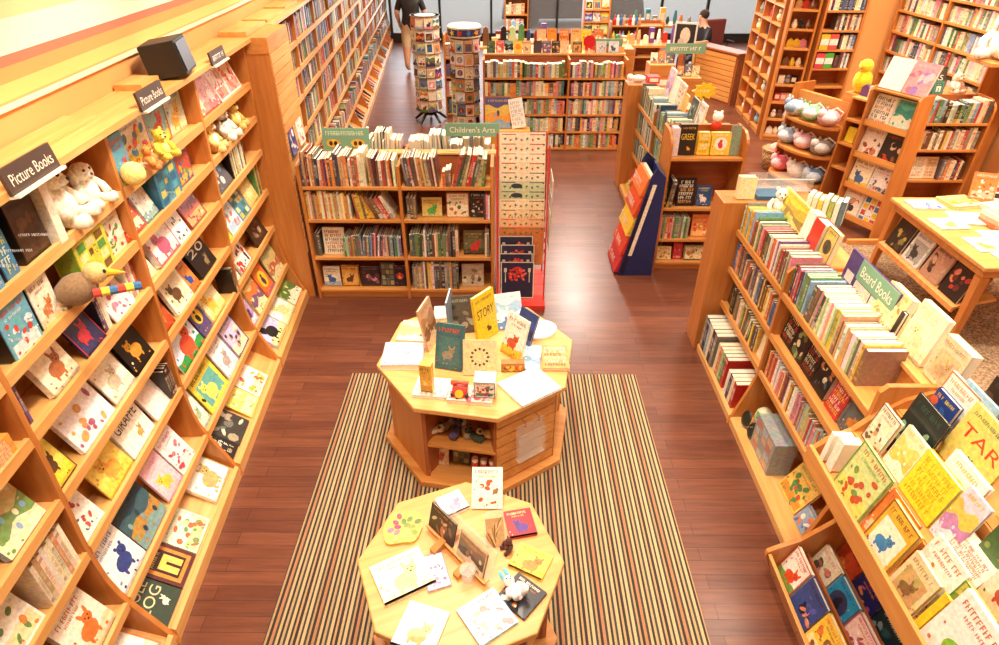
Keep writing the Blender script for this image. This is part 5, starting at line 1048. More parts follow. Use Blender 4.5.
# dark blue cardboard floor display leaning against the aisle side
o = empty('cardboard_display', 'dark blue cardboard floor display with red and yellow sloping front', 'display', Tr(1.12, 5.33, 0))
b = MB(); b.prism([(0, 0), (.33, 0), (.33, 1.0), (.24, 1.08), (.2, 1.0)], 'y', 0, .02, mat='blue'); b.build('side_panel', o)
b = MB(); b.prism([(0, 0), (.33, 0), (.33, 1.0), (.24, 1.08), (.2, 1.0)], 'y', .46, .48, mat='blue'); b.build('side_panel', o)
b = MB(); b.prism([(.31, 0), (.33, 0), (.33, 1.0), (.31, 1.0)], 'y', .021, .459, mat='blue'); b.build('back_panel', o)
b = MB(); b.prism([(.02, .02), (.05, .02), (.24, .98), (.21, .98)], 'y', .021, .459, 'e8dcc0'); b.build('inner_board', o)
b = MB(); b.prism([(.075, .22), (.11, .22), (.255, .93), (.22, .93)], 'y', -.012, -.0005, 'efe6d2'); b.build('edge_strip', o)
b = MB(); b.prism([(.02, .03), (.05, .03), (.215, .85), (.185, .85)], 'y', -.01, -.0005, '1a1c30'); b.build('gap_shade_strip', o)  # dark strip painting in the shaded gap behind the sloping front
FD = Tr(1.12, 5.33, 0); an = math.degrees(math.atan2(.2, 1.0))
for k, (z0, z1, c, nm) in enumerate(((.02, .2, 'c83038', 'red'), (.21, .40, 'd8402c', 'orange-red'), (.41, .6, 'e8c040', 'yellow'), (.61, .8, 'd8502c', 'orange'), (.81, .98, 'e87838', 'amber'))):
    b = MB(); x0, x1 = -.012+.2*z0, -.012+.2*z1
    b.prism([(x0-.03, z0), (x0+.02, z0), (x1+.02, z1), (x1, z1)], 'y', .022, .458, c); T = Tr(x0-.031, .458, z0) @ Matrix(((0,.17,-1),(-1,0,0),(0,1,0))).to_4x4()
    glyphs(b, .06, .05, .32, .07, .004, 'f4e8d8', random.Random(k), T); b.build('pocket', o)
# ------------------------------------------------------------------ middle bookcase facing us across the shop
r = low_case('wide two-bay bookcase facing us in the middle of the shop, five rows of paperbacks', -.30, 1.72, 9.12, .34, [-.287, .905, 1.707], [1.02, .77, .517, .272, .03], 1.26, back='wood_red')
b = MB(); b.box(0, 2.02, .0, .6, 1.262, 1.285, mat='wood_pale_lit'); 
b = MB(); b.box(0, 2.02, .30, .62, 1.262, 1.285, mat='wood_pale_lit'); b.build('top_board', r)
b = MB(); b.box(0, 2.02, .60, .62, 0, 1.26, mat='wood'); b.build('rear_panel', r)
FM = frame((-.30, 9.12, 0), (1, 0, 0), (0, 1, 0)); RW = ['top', 'second', 'third', 'fourth', 'bottom']
for i, z in enumerate([1.02, .77, .517, .272, .03]):
    s0 = .03 if i < 2 else .5 if i < 4 else .62
    fill(FM, s0, 1.18, .02, z, f'the {RW[i]} row, left bay of middle bookcase', 80+i, (.17, .215), (.024, .045), (.13, .16), cols=['white','cream','pink','light blue','yellow','red','orange','grey','teal','tan','pale green','navy','white','cream','black','green','purple'], name='paperback', group='paperbacks on the middle bookcase', pages=False)
    fill(FM, 1.225, 1.99, .02, z, f'the {RW[i]} row, right bay of middle bookcase', 90+i, (.17, .215), (.022, .042), (.13, .16), cols=['white','cream','pink','light blue','yellow','red','orange','grey','teal','tan','pale green','navy','white','cream','black','green','purple'], name='paperback', group='paperbacks on the middle bookcase', pages=False)
up_book(Tr(-.27, 8.95, .361), 0, 0, 0, .36, .42, .03, 'L:5a5a90,e8c860,f0a848,8ab0d0', 'large blue and yellow picture book on the golden carton', lean=10, name='large_book', cat='book')
up_book(Tr(.12, 8.93, .361) @ Ry(-10), 0, 0, 0, .2, .40, .03, 'T:fbf8f0,fbf8f0,c8c0b0,b8b0a0', 'tilted white folder standing on the golden carton', lean=12, name='folder', cat='folder')
b = MB(); b.box(0, .66, 0, .26, 0, .36, 'e0a850'); o = b.build('carton', mw=Tr(-.29, 8.83, 0)); tag(o, 'golden carton on the floor before the middle bookcase', 'carton')
TB = [('P:4a5a40,6a7a58,2a3a38,8a8a78','dark green'),('A:c8484a,d87a6a,f0d8c0,f4e4d0','red and pink'),('L:8aa0a0,2a3030,1e2424,c8d0d0','grey and black'),('M:f0c848,f0b838,e08838,d87838','yellow'),('B:d8b080,e0c098,a87a58,8a5a40','tan'),('X:4a3a40,4a3a40,4a3a40,4a3a40','dark plum'),('P:6a5a7a,a88ab0,d8785a,e8d0c0','mauve'),('P:3a3430,d88a48,6a4a40,e0c8a0','brown'),('S:f4c89a,f8dcb8,d88a5a,e8b088','peach')]
for k, (art, d) in enumerate(TB): up_book(FM, .05+.128*k+(.02 if k > 4 else 0), .32, 1.286, .118, .16, .014, art, f'{d} book, {ordinal(k+1)} face-out from left, middle bookcase top', lean=12, name='face_out_book', cat='book', group='face-out books on the middle bookcase')
for k, (art, d) in enumerate((('B:3a3430,d8a860,8a5a40,e8d0a8','black framed'),('L:e8783a,d85a38,c84a30,f0c8a0','orange'),('S:d8dce8,c8d0e0,e8c868,6a7aa0','pale blue'),('A:e0e8f0,d0dce8,4a5a6a,8a9ab0','white and grey'))): up_book(FM, (1.26, 1.44, 1.60, 1.78)[k], .34, 1.286, .14, .15, .014, art, f'{d} book standing face out on the right half of the middle bookcase top', lean=12, name='face_out_book', cat='book')
b = MB(); b.prism([(.09*cos(PI/8+k*PI/4), .09*sin(PI/8+k*PI/4)) for k in range(8)], 'y', 0, .012, 'd8262c'); b.box(-.012, .012, 0, .01, -.16, -.08, 'e8e0d0'); o = b.build('stop_sign_card', mw=Tr(1.19, 9.4, 1.445)); tag(o, 'red octagonal card standing on the middle bookcase', 'sign')
sign(Tr(1.26, 9.55, 1.36), .42, .1, '', 'green', 'small green sign with pale lettering on the middle bookcase')
b = MB(); b.box(-.24, .24, -.05, .05, 0, .073, mat='wood_pale_lit'); o = b.build('sign_block', mw=Tr(1.47, 9.57, 1.287)); tag(o, 'wooden block carrying the green sign on the middle bookcase', 'block')
for k, (x, c, d) in enumerate(((.62,'e8903a','orange'),(.80,'e07a38','deep orange'),(.97,'e8b878','tan'),(1.12,'e8d838','yellow'),(.47,'d8b890','beige'),(1.3,'c87848','brown'))):
    up_book(Tr(x, 9.82, 1.286), 0, 0, 0, .14, .26-.01*(k % 2), .02, f'BTASLM'[k]+f':{c},{c},f0dcb8,6a4a3a', f'{d} book on the raised back row of the middle bookcase', lean=8, name='raised_book', cat='book')
b = MB(); b.box(.3, 1.9, 9.76, 10.1, 0, 1.285, mat='wood'); o = b.build('rear_bookcase_block'); tag(o, 'plain back of the bookcase standing behind the middle one', 'bookcase')
# white plush and red box on the end panel of the farther bookcase
o = empty('rag_doll', 'small white cloth doll lying on the end panel of the farther bookcase', 'toy', Tr(1.60, 7.78, 1.272))
b = MB(); b.ball((0, 0, .04), (.09, .06, .04), 'f8f4ee'); b.build('body', o, smooth=True); b = MB(); b.ball((-.1, 0, .05), .04, 'fbf8f4'); b.build('head', o, smooth=True)
b = MB(); b.box(0, .14, 0, .16, 0, .07, 'd83a30'); b.box(.02, .12, -.001, 0, .015, .055, 'f4e8e0'); o = b.build('red_box', mw=Tr(1.70, 7.70, 1.272)); tag(o, 'red box on the end panel of the farther bookcase', 'box')
# ------------------------------------------------------------------ revolving card racks
def spinner(label, x, y, r, z0, rows, cols, head, seed, who):
    o = empty('card_rack', label, 'card rack', Tr(x, y, 0)); rnd = random.Random(seed)
    b = MB()
    for k in range(5): a = 2*PI*k/5+.4; b.tube([(0, 0, .16), (r*.6*cos(a), r*.6*sin(a), .13), (r*1.15*cos(a), r*1.15*sin(a), .02)], [.03, .025, .02], mat='black')
    b.lathe([(.06, .1), (.06, .2)], mat='black'); b.build('star_base', o)
    b = MB(); b.lathe([(.02, .19), (.02, z0+rows*.178)], mat='steel'); b.build('pole', o)
    b = MB(); b.lathe([(r*.72, z0-.02), (r*.72, z0+rows*.178)], 'e0ccb0', 'plastic', 12); b.build('core', o)
    for j in range(rows+1):
        b = MB(); z = z0+j*.178; b.lathe([(r*1.0, z-.006), (r*1.0, z), (r*.97, z), (r*.97, z-.006)], mat='steel'); b.build('ring', o)
    if head:
        b = MB(); z = z0+rows*.178+.02; b.lathe([(r*1.1, z), (r*1.1, z+.13), (r*1.0, z+.15), (.02, z+.155)], 'e8d8c0', 'plastic'); b.build('header', o)
        b = MB(); b.lathe([(r*1.105, z+.02), (r*1.105, z+.11)], '2c3a68', 'plastic', 28); b.build('header_band', o)
        for k, c in enumerate(('f0d838', 'd8382c', '4a8ad0', 'e8a838')):
            a = -PI/2-.7+.5*k; b = MB(); pts = [((.045 if q % 2 else .02)*cos(PI*q/5), (.045 if q % 2 else .02)*sin(PI*q/5)) for q in range(10)]
            T = Matrix.Rotation(a+PI/2, 4, 'Z') @ Tr(0, -r*1.115, z+.065); b.prism(pts, 'y', -.004, 0, c, 'print', T); b.build('star', o)
    for j in range(rows):
        for k in range(cols):
            a = -PI/2+(k-(cols-1)/2)*(2.5/cols)
            w = r*1.0*2.5/cols*.9; h = .165
            cs = [rnd.choice(['f8f0e0','f4e8d0','e8d8b8','f0e8e8','f0dcc0','f4e4c8','e0e4e4','ecd8c0','e8b890','e8d0c8','d87a48','6a7aa0']) for _ in range(1)]+[PD[rnd.choice(NAMES)] for _ in range(3)]
            mw = Tr(x, y, 0) @ Matrix.Rotation(a+PI/2, 4, 'Z') @ Tr(-w/2, -r*.985, z0+j*.178+.002) @ Matrix(((1,0,0),(0,.08,-.997),(0,.997,.08))).to_4x4()
            face_book(mw, w, h, .004, rnd.choice('ASBMLF')+':'+','.join(cs), f'greeting card, {ordinal(k+1)} from the left in {ordinal(rows-j)} row from the top, {who}', 'greeting_card', 'card', 'greeting cards on the revolving racks', False)
spinner('revolving card rack on black star feet in the side aisle', -1.24, 10.65, .235, .2, 8, 4, False, 5, 'rack with black feet')
spinner('revolving card rack with starry blue header beside the middle bookcase', -.58, 9.75, .225, .2, 7, 4, True, 6, 'rack with starry header')
# narrow brown case between the racks
r = low_case('narrow brown bookcase standing between the two card racks', -1.0, -.62, 10.9, .3, [-.987, -.633], [.95, .65, .35, .05], 1.3)
FN = frame((-1.0, 10.9, 0), (1, 0, 0), (0, 1, 0))
for i, z in enumerate((.95, .65, .35, .05)): fill(FN, .03, .35, .02, z, f'the {RW[i]} shelf of the narrow brown bookcase', 110+i, (.18, .24), (.03, .05), name='boxed_gift', cat='gift', group='goods in the narrow bookcase', pages=False)
# ------------------------------------------------------------------ far end of the shop
r = low_case('arch-topped shelf unit before the street windows', .0, .52, 14.9, .35, [.013, .507], [1.08, .78, .48, .1], 1.5, curved=False, name='arched_shelf')
b = MB(); b.prism([(0, 1.5), (.52, 1.5)]+[(.26+.26*cos(PI*k/10), 1.5+.26*sin(PI*k/10)) for k in range(11)], 'y', 0, .35, mat='wood_pale_lit'); b.build('arch', r)
FA = frame((0, 14.9, 0), (1, 0, 0), (0, 1, 0))
for i, z in enumerate((1.08, .78, .48)): fill(FA, .03, .49, .02, z, f'the {RW[i]} shelf of the arch-topped unit', 120+i, (.16, .24), (.04, .08), cols=['red', 'orange', 'cream', 'tan', 'white'], name='gift_box', cat='gift', group='gifts in the arch-topped unit', pages=False)
r = low_case('tall magazine tower before the street windows', 1.60, 2.14, 13.9, .35, [1.613, 2.127], [1.30, 1.08, .86, .64, .42, .1], 1.75, name='magazine_tower')
FT_ = frame((1.60, 13.9, 0), (1, 0, 0), (0, 1, 0)); rnd = random.Random(44)
for i, z in enumerate((1.30, 1.08, .86, .64, .42)):
    for k in range(3): up_book(FT_, .03+.165*k, .02, z, .15, .18, .01, rnd.choice('ASPBL')+':'+','.join([rnd.choice(['f0d080','e8a860','f0c8c0','d8c050','c8c8b8'])]+[PD[rnd.choice(NAMES)] for _ in range(3)]), f'magazine, {ordinal(k+1)} from the left in {ordinal(i+1)} row of the tower', lean=10, name='magazine', cat='magazine', group='magazines in the tower', pages=False)
def gift_table(label, x, y, w, d, h, goods, seed):
    r = empty('gift_table', label, 'table', Tr(x, y, 0)); rnd = random.Random(seed)
    b = MB(); b.box(0, w, 0, d, h-.04, h, mat='wood'); b.build('tabletop', r)
    for px in (.03, w-.08):
        for py in (.03, d-.08): b = MB(); b.box(px, px+.05, py, py+.05, 0, h-.04, mat='wood_side'); b.build('leg', r)
    for k in range(goods):
        nm = NAMES[rnd.randrange(20)]; gx, gy = (k+.5)*w/goods, rnd.uniform(.1, d-.25); gw, gh = w/goods*.72, rnd.uniform(.1, .34); q = rnd.randrange(3); b = MB()
        if q == 0: b.box(-gw/2, gw/2, 0, .12, 0, gh, PD[nm]); b.box(-gw*.35, gw*.35, -.002, 0, gh*.3, gh*.7, 'f0e4cc')
        elif q == 1: b.lathe([(gw*.3, 0), (gw*.42, gh*.4), (gw*.3, gh*.8), (gw*.18, gh)], PD[nm], 'plastic', 14)
        else: b.prism([(-gw/2, 0), (gw/2, 0), (gw*.4, gh), (0, gh*1.12), (-gw*.4, gh)], 'y', 0, .1, PD[nm])
        o = b.build('gift_item', mw=Tr(x+gx, y+gy, h+.001)); tag(o, f'{nm} gift item, {ordinal(k+1)} on the {label.split(" with ")[0]}', 'gift', 'gifts on the display tables')
gift_table('long gift table behind card racks with framed goods', -1.1, 12.4, 1.5, .6, .85, 9, 1)
gift_table('gift table near arched unit with boxes', -.2, 13.2, 1.2, .5, .8, 8, 2)
gift_table('gift table beyond magazine tower with bright boxes', 2.1, 12.6, 1.3, .6, .85, 10, 3)
gift_table('small gift table by windows with toys', 2.75, 14.6, 1.3, .6, .9, 9, 4)
r = low_case('gift shelving beside the seated person, rows of bottles', 2.2, 3.3, 14.05, .35, [2.213, 2.75, 3.287], [.98, .68, .38, .05], 1.05)
FG = frame((2.2, 14.05, 0), (1, 0, 0), (0, 1, 0))
for i, z in enumerate((.98, .68, .38)):
    for k in range(8):
        b = MB(); b.lathe([(.035, 0), (.04, .1), (.018, .15), (.018, .19)], PD[NAMES[(i*3+k*5) % 20]], 'plastic', 10); o = b.build('bottle', mw=FG @ Tr(.08+.065*k+(.06 if k > 3 else 0)*1, .1, z+.001)); tag(o, f'small bottle, {ordinal(k+1)} from the left on the {RW[i]} shelf of the gift shelving', 'bottle', 'bottles on the gift shelving')
# counter with slatted front
o = empty('slatted_counter', 'orange slatted counter panel before the seated person', 'counter', frame((3.60, 12.55, 0), (.46, -.89, 0), (.89, .46, 0)))
b = MB(); b.box(0, 1.05, .02, .28, .0, .86, mat='wood_red'); b.build('body', o)
for k in range(9): b = MB(); b.box(.03, 1.02, 0, .019, .05+.088*k, .05+.088*k+.078, mat='wood'); b.build('slat', o)
b = MB(); b.box(-.05, 1.08, -.02, .3, .861, .89, mat='wood_red'); b.build('counter_top', o)
b = MB(); b.box(-.06, -.001, -.01, .28, 0, .92, mat='wood_pale_lit'); b.build('end_post', o)
sign(Tr(2.65, 11.0, 1.0), .66, .16, '', 'green', 'long green sign with pale lettering before the counter')
b = MB(); b.tube([(2.98, 11.02, 0), (2.98, 11.02, .995)], .012, mat='steel'); b.lathe([(.16, 0), (.16, .012), (0, .012)], mat='steel', T=Tr(2.98, 11.02, 0)); o = b.build('sign_post'); tag(o, 'steel post carrying the long green sign', 'post')
for k, (x, y, h) in enumerate(((2.35, 10.6, .9), (2.78, 10.5, .72))):
    b = MB(); b.box(0, .4, 0, .35, 0, h, mat='wood'); 
    o = b.build('display_plinth', mw=Tr(x, y, 0)); tag(o, f'wooden display plinth in the middle aisle, {("left","right")[k]} of two', 'plinth')
    for q in range(3): up_book(Tr(x, y, h), .02+.125*q, .12, .001, .11, .16+.03*(q % 2), .02, 'ASP'[q]+':'+','.join(('f4ecd8','c88a5a','5a6a7a','e8d0a0')[(q+k+j) % 4] for j in range(4)), f'{ordinal(q+1)} book on the {("left","right")[k]} display plinth', lean=10, name='plinth_book', cat='book', group='books on the display plinths')
o = empty('framed_picture', 'dark framed photograph standing on the counter', 'picture', Tr(3.08, 12.3, .0) @ Rz(-20))
b = MB(); b.box(0, .4, .0, .03, .86, 1.3, 'd8d0c0'); b.box(.03, .37, -.004, 0, .89, 1.27, '2a2624'); b.build('frame', o)
b = MB(); T = Tr(0, -.006, 0) @ Matrix(((1,0,0),(0,0,-1),(0,1,0))).to_4x4(); ell(b, .2, 1.08, .09, .14, 0, 'd8c0a8', 12, 0, T); ell(b, .14, .97, .06, .07, .0005, 'c8a890', 10, 0, T); b.build('photograph', o)
b = MB(); b.box(.15, .25, .0, .2, 0, .86, mat='wood_red'); b.build('stand', o)

# ------------------------------------------------------------------ people
def figure(name, label, joints, bones, colr, mw):
    """one skinned body; joints: name -> (x, y, z, radius)"""
    me = bpy.data.meshes.new(name); names = list(joints); ix = {n: i for i, n in enumerate(names)}
    me.from_pydata([joints[n][:3] for n in names], [(ix[a], ix[b_]) for a, b_ in bones], [])
    o = bpy.data.objects.new(name, me); C.objects.link(o); o.matrix_world = mw
    sk = o.modifiers.new('skin', 'SKIN'); sk.use_smooth_shade = True
    for i, n in enumerate(names):
        rr = joints[n][3]; me.skin_vertices[0].data[i].radius = (rr, rr)
    me.skin_vertices[0].data[0].use_root = True
    sb_ = o.modifiers.new('sub', 'SUBSURF'); sb_.levels = sb_.render_levels = 1
    dg = bpy.context.evaluated_depsgraph_get(); m2 = bpy.data.meshes.new_from_object(o.evaluated_get(dg))
    o.modifiers.clear(); o.data = m2; m2.materials.clear(); m2.materials.append(M['skin'])
    at = m2.color_attributes.new('Col', 'FLOAT_COLOR', 'CORNER'); buf = []
    for p in m2.polygons:
        c = lin(colr(p.center)); p.use_smooth = True
        for _ in p.vertices: buf += [c[0], c[1], c[2], 1]
    at.data.foreach_set('color', buf); return tag(o, label, 'person')
def hand(j, bones, at, px, py, pz, dx, dz, tag_):
    """palm and five finger chains hanging from a wrist"""
    j['palm'+tag_] = (px, py, pz, .03); bones.append((at, 'palm'+tag_))
    for k in range(4):
        a = 'f%d%s' % (k, tag_); j[a] = (px+dx*.02, py-.028+.019*k, pz-.05*dz, .0095); j[a+'b'] = (px+dx*.035, py-.03+.02*k, pz-(.085+.008*(k in (1, 2)))*dz, .008); bones += [('palm'+tag_, a), (a, a+'b')]
    j['th'+tag_] = (px+dx*.03, py-.045, pz-.02*dz, .011); j['thb'+tag_] = (px+dx*.05, py-.055, pz-.05*dz, .009); bones += [('palm'+tag_, 'th'+tag_), ('th'+tag_, 'thb'+tag_)]
J = {'pelvis': (0,0,.95,.2), 'waist': (0,0,1.1,.19), 'chest': (0,.01,1.3,.22), 'neck': (0,0,1.5,.06), 'head': (0,-.02,1.66,.095), 'crown': (0,-.02,1.74,.08)}
B = [('pelvis','waist'),('waist','chest'),('chest','neck'),('neck','head'),('head','crown')]
for s, t in ((-1, 'l'), (1, 'r')):
    J.update({'sh'+t: (s*.2,0,1.43,.1), 'el'+t: (s*.30,.03,1.16,.06), 'wr'+t: (s*.27,-.08,.95,.04), 'hip'+t: (s*.12,0,.84,.14), 'kn'+t: (s*.13,-.01+.06*(t=='r'),.5,.1), 'an'+t: (s*.13,.03+.12*(t=='r'),.1,.055), 'to'+t: (s*.11,-.13+.12*(t=='r'),.04,.036)})
    B += [('chest','sh'+t),('sh'+t,'el'+t),('el'+t,'wr'+t),('pelvis','hip'+t),('hip'+t,'kn'+t),('kn'+t,'an'+t),('an'+t,'to'+t)]; hand(J, B, 'wr'+t, s*.27, -.1, .88, 1 if s < 0 else -1, 1, t)
def col1(p):
    z = p.z
    if abs(p.x) > .23 and z < 1.22: return 'd8a888'
    if z > 1.5: return 'd8a888'
    if z > .93: return '1c1a1a'
    if z > .52: return 'c8b088'
    return 'd09a78' if z > .1 else 'e0dcd4'
o = figure('person', 'standing person in black T-shirt and khaki shorts facing away in the side aisle', J, B, col1, Tr(-1.98, 14.5, .004) @ Rz(180))
b = MB(); b.ball((0, .0, 1.70), (.1, .105, .1), '3a2a20'); h_ = b.build('hair', o, smooth=True)
J = {'pelvis': (0,0,.52,.15), 'waist': (0,-.02,.68,.145), 'chest': (0,-.05,.88,.16), 'neck': (0,-.07,1.08,.058), 'head': (0,-.11,1.22,.09), 'crown': (0,-.11,1.3,.078), 'nose': (0,-.205,1.215,.016)}
B = [('pelvis','waist'),('waist','chest'),('chest','neck'),('neck','head'),('head','crown'),('head','nose')]
for s, t in ((-1, 'l'), (1, 'r')):
    J.update({'sh'+t: (s*.18,-.05,1.0,.07), 'el'+t: (s*.24,-.18,.77,.05), 'wr'+t: (s*.17,-.38,.76,.032), 'hip'+t: (s*.1,-.04,.5,.1), 'kn'+t: (s*.12,-.44,.5,.065), 'an'+t: (s*.12,-.42,.1,.045), 'to'+t: (s*.12,-.56,.04,.036)})
    B += [('chest','sh'+t),('sh'+t,'el'+t),('el'+t,'wr'+t),('pelvis','hip'+t),('hip'+t,'kn'+t),('kn'+t,'an'+t),('an'+t,'to'+t)]; hand(J, B, 'wr'+t, s*.16, -.43, .75, 1 if s < 0 else -1, .6, t)
def col2(p):
    if p.z > 1.06 or (p.y < -.34 and p.z > .6): return 'e0b090'
    if p.z < .08: return '1a1818'
    return '26242a' if p.z > .55 else '2c2c38'
o = figure('person', 'person in dark clothes seated on an office chair behind the counter, facing the shelves', J, B, col2, Tr(4.0, 13.5, .0) @ Rz(-70))
b = MB(); b.ball((0, -.09, 1.27), (.098, .1, .092), '3a2418'); b.build('hair', o, smooth=True)
for s in (-1, 1):
    b = MB(); b.ball((s*.035, -.19, 1.235), .011, '2a201c'); b.build('eye', o, smooth=True)
b = MB(); b.ball((0, -.192, 1.175), (.025, .01, .008), 'b86a60'); b.build('mouth', o, smooth=True)
o = empty('office_chair', 'dark red office chair behind the counter', 'chair', Tr(4.45, 13.9, 0) @ Rz(20))
b = MB(); b.box(-.24, .24, -.24, .24, .44, .52, '7a3024', 'cloth'); b.build('seat', o, bevel=.03); b = MB(); b.box(-.24, .24, .2, .28, .58, 1.1, '8a3a2c', 'cloth'); b.build('backrest', o, bevel=.03)
b = MB(); b.tube([(0, 0, .1), (0, 0, .44)], .03, mat='black'); b.build('column', o)
for k in range(5): b = MB(); a = 2*PI*k/5; b.tube([(0, 0, .1), (.28*cos(a), .28*sin(a), .05)], .022, mat='black'); b.ball((.28*cos(a), .28*sin(a), .03), .03, '1c1917', 'plastic'); b.build('leg', o)
for s in (-1, 1): b = MB(); b.tube([(s*.27, .1, .5), (s*.27, .1, .7), (s*.27, -.12, .7)], .018, mat='black'); b.build('armrest', o)
o = empty('stool', 'black stool under the seated person', 'chair', Tr(4.0, 13.5, 0))
b = MB(); b.lathe([(.18, .33), (.19, .36), (.0, .365)], mat='black'); b.build('seat', o); b = MB(); b.lathe([(.2, 0), (.2, .02), (.03, .03), (.03, .33)], mat='black'); b.build('pedestal', o)
# parked car outside
o = empty('parked_car', 'grey parked car seen through the street windows', 'car', Tr(-.1, 21.0, -.1))
b = MB(); b.prism([(0,.25),(.1,.75),(.9,.85),(1.5,1.35),(3.0,1.38),(3.7,.9),(4.3,.8),(4.4,.3)], 'y', 0, 1.7, '2c3440', 'plastic'); b.build('body', o, bevel=.05)
b = MB(); b.prism([(1.05,.9),(1.55,1.28),(2.95,1.3),(3.5,.92)], 'y', -.01, 0, '20262c', 'plastic'); b.build('side_window', o)
for x in (.85, 3.5): b = MB(); b.lathe([(.31, 0), (.31, .2)], mat='black', T=Tr(x, -.02, .31) @ Rx(-90)); b.build('wheel', o)
# ------------------------------------------------------------------ curved cubby shelving
def cubby(label, F, w, cols, zs, dep, top, name='cubby_bookcase'):
    r = empty(name, label, 'bookcase', F)
    for i in range(cols+1):
        u = w*i/cols; b = MB(); b.box(u-.014, u+.014, 0, dep, 0, top, mat='wood_side'); b.build('upright', r)
    for i in range(cols):
        for z in zs: b = MB(); b.box(w*i/cols+.015, w*(i+1)/cols-.015, .003, dep-.02, z-.026, z, mat='wood'); b.build('shelf', r)
        b = MB(); b.box(w*i/cols+.015, w*(i+1)/cols-.015, .02, .035, 0, zs[-1]-.027, mat='wood'); b.build('kickboard', r)
    b = MB(); b.box(0, w, dep-.018, dep, .02, top, mat='wood_red'); b.build('back_panel', r)
    b = MB(); b.box(-.014, w+.014, 0, dep, top, top+.03, mat='wood'); b.build('top_board', r)
    return r
ZS = [2.08, 1.83, 1.58, 1.33, 1.08, .83, .58, .33, .08]
F_A = frame((4.12, 11.36, 0), (-.08, -1.0, 0), (1, -.08, 0))
cubby('tall curved cubby shelving, wing along the side aisle, small toys', F_A, 1.46, 3, ZS, .3, 2.35)
F_B = frame((4.0, 9.62, 0), (.97, -.24, 0), (.24, .97, 0))
cubby('tall curved cubby shelving, corner wing facing the aisle, small toys', F_B, .36, 1, ZS, .22, 2.35)
F_C = frame((4.42, 9.48, 0), (1, .0, 0), (.0, 1, 0))
cubby('tall cubby shelving facing us beside the orange wall, white and blue books', F_C, .54, 1, ZS, .28, 2.35)
rnd = random.Random(77)
def trinket(F, s, dep, z, nm, lab, sz=.1):
    q = rnd.randrange(4); b = MB(); c = PD[nm]
    if q == 0: b.box(-sz*.5, sz*.5, 0, sz*.5, 0, sz*1.3, c); b.box(-sz*.35, sz*.35, -.002, 0, sz*.3, sz, 'f0e4cc')
    elif q == 1: b.ball((0, 0, sz*.5), sz*.5, c, 'cloth'); b.ball((0, -.01, sz*1.1), sz*.35, c, 'cloth'); b.ball((0, -sz*.35, sz*1.1), sz*.12, '2a201c', 'cloth')
    elif q == 2: b.lathe([(sz*.35, 0), (sz*.5, sz*.5), (sz*.3, sz), (sz*.2, sz*1.3)], c, 'plastic', 12)
    else: b.prism([(-sz*.6, 0), (sz*.6, 0), (sz*.5, sz), (0, sz*1.4), (-sz*.5, sz)], 'y', 0, sz*.4, c)
    o = b.build('trinket', mw=F @ Tr(s, dep, z+.001)); tag(o, lab, 'trinket', 'trinkets on the curved cubby shelving')
for F, w, cols, nmz, rows in ((F_A, 1.46, 3, 'side wing', ZS[1:]), (F_B, .36, 1, 'corner wing', ZS[1:])):
    for ri, z in enumerate(rows):
        for c in range(cols):
            for k in range(3):
                nm = rnd.choice(['white','cream','grey','red','brown','black','light blue','tan','pink','navy','white','yellow'])
                cw = w/cols; s = cw*c+.05+(cw-.1)*(k+.5)/3
                trinket(F, s, .1, z, nm, f'{nm} trinket, {ordinal(c*3+k+1)} along {ordinal(ri+2)} shelf of the {nmz}, curved cubby shelving', .125 if cols > 1 else .085)
GC = 'books on the cubby shelving by the orange wall'
for ri, (z, sp) in enumerate(((2.08, 0), (1.83, 0), (1.58, .16), (1.33, .28), (1.08, .28))):
    fill(F_C, .03+sp, .52, .02, z, f'{ordinal(ri+1)} shelf of the cubby shelving by the orange wall', 130+ri, (.16, .21), (.024, .04), (.14, .17), cols=['white','navy','black','white','cream','dark red','blue'], name='gift_book', group=GC)
for k, (c, d, z0) in enumerate((('e8c838', 'yellow and white', 1.33), ('d85a50', 'red and grey', 1.33), ('d84858', 'pink and white', 1.08), ('5ab048', 'green and white', 1.08))):
    o = empty('boxed_blocks', f'{d} boxed set in the stack on the cubby shelving by the orange wall', 'box', F_C @ Tr(.03+.125*(k % 2), .0, z0+.001 if k < 2 else z0+.001))
    b = MB(); b.box(0, .118, 0, .16, 0, .2, c); b.box(.002, .116, -.003, 0, .06, .14, 'f8f4e8'); b.build('carton', o)
# right wall bookcase with its shelves along the wall
F_R = frame((5.34, 9.4, 0), (0, -1, 0), (1, 0, 0))
r = cubby('wall bookcase on the orange side wall with pale book spines', F_R, 2.1, 2, [2.1, 1.86, 1.6, 1.35, 1.08, .8, .5, .1], .4, 2.4, 'side_wall_bookcase')
for c in range(2):
    for ri, z in enumerate([2.1, 1.86, 1.6, 1.35, 1.08]):
        fill(F_R, .03+1.05*c, 1.0+1.05*c, .03, z, f'{ordinal(ri+1)} shelf, {("far","near")[c]} bay of the side wall bookcase', 140+c*6+ri, (.16, .21), (.03, .06), (.14, .18), cols=['white','cream','white','pink','white','cream','white','grey','red','green','navy','tan','light blue','cream'], end='far end', name='travel_book', group='books on the side wall bookcase', pages=False, leans=((.4, .6, 5),))
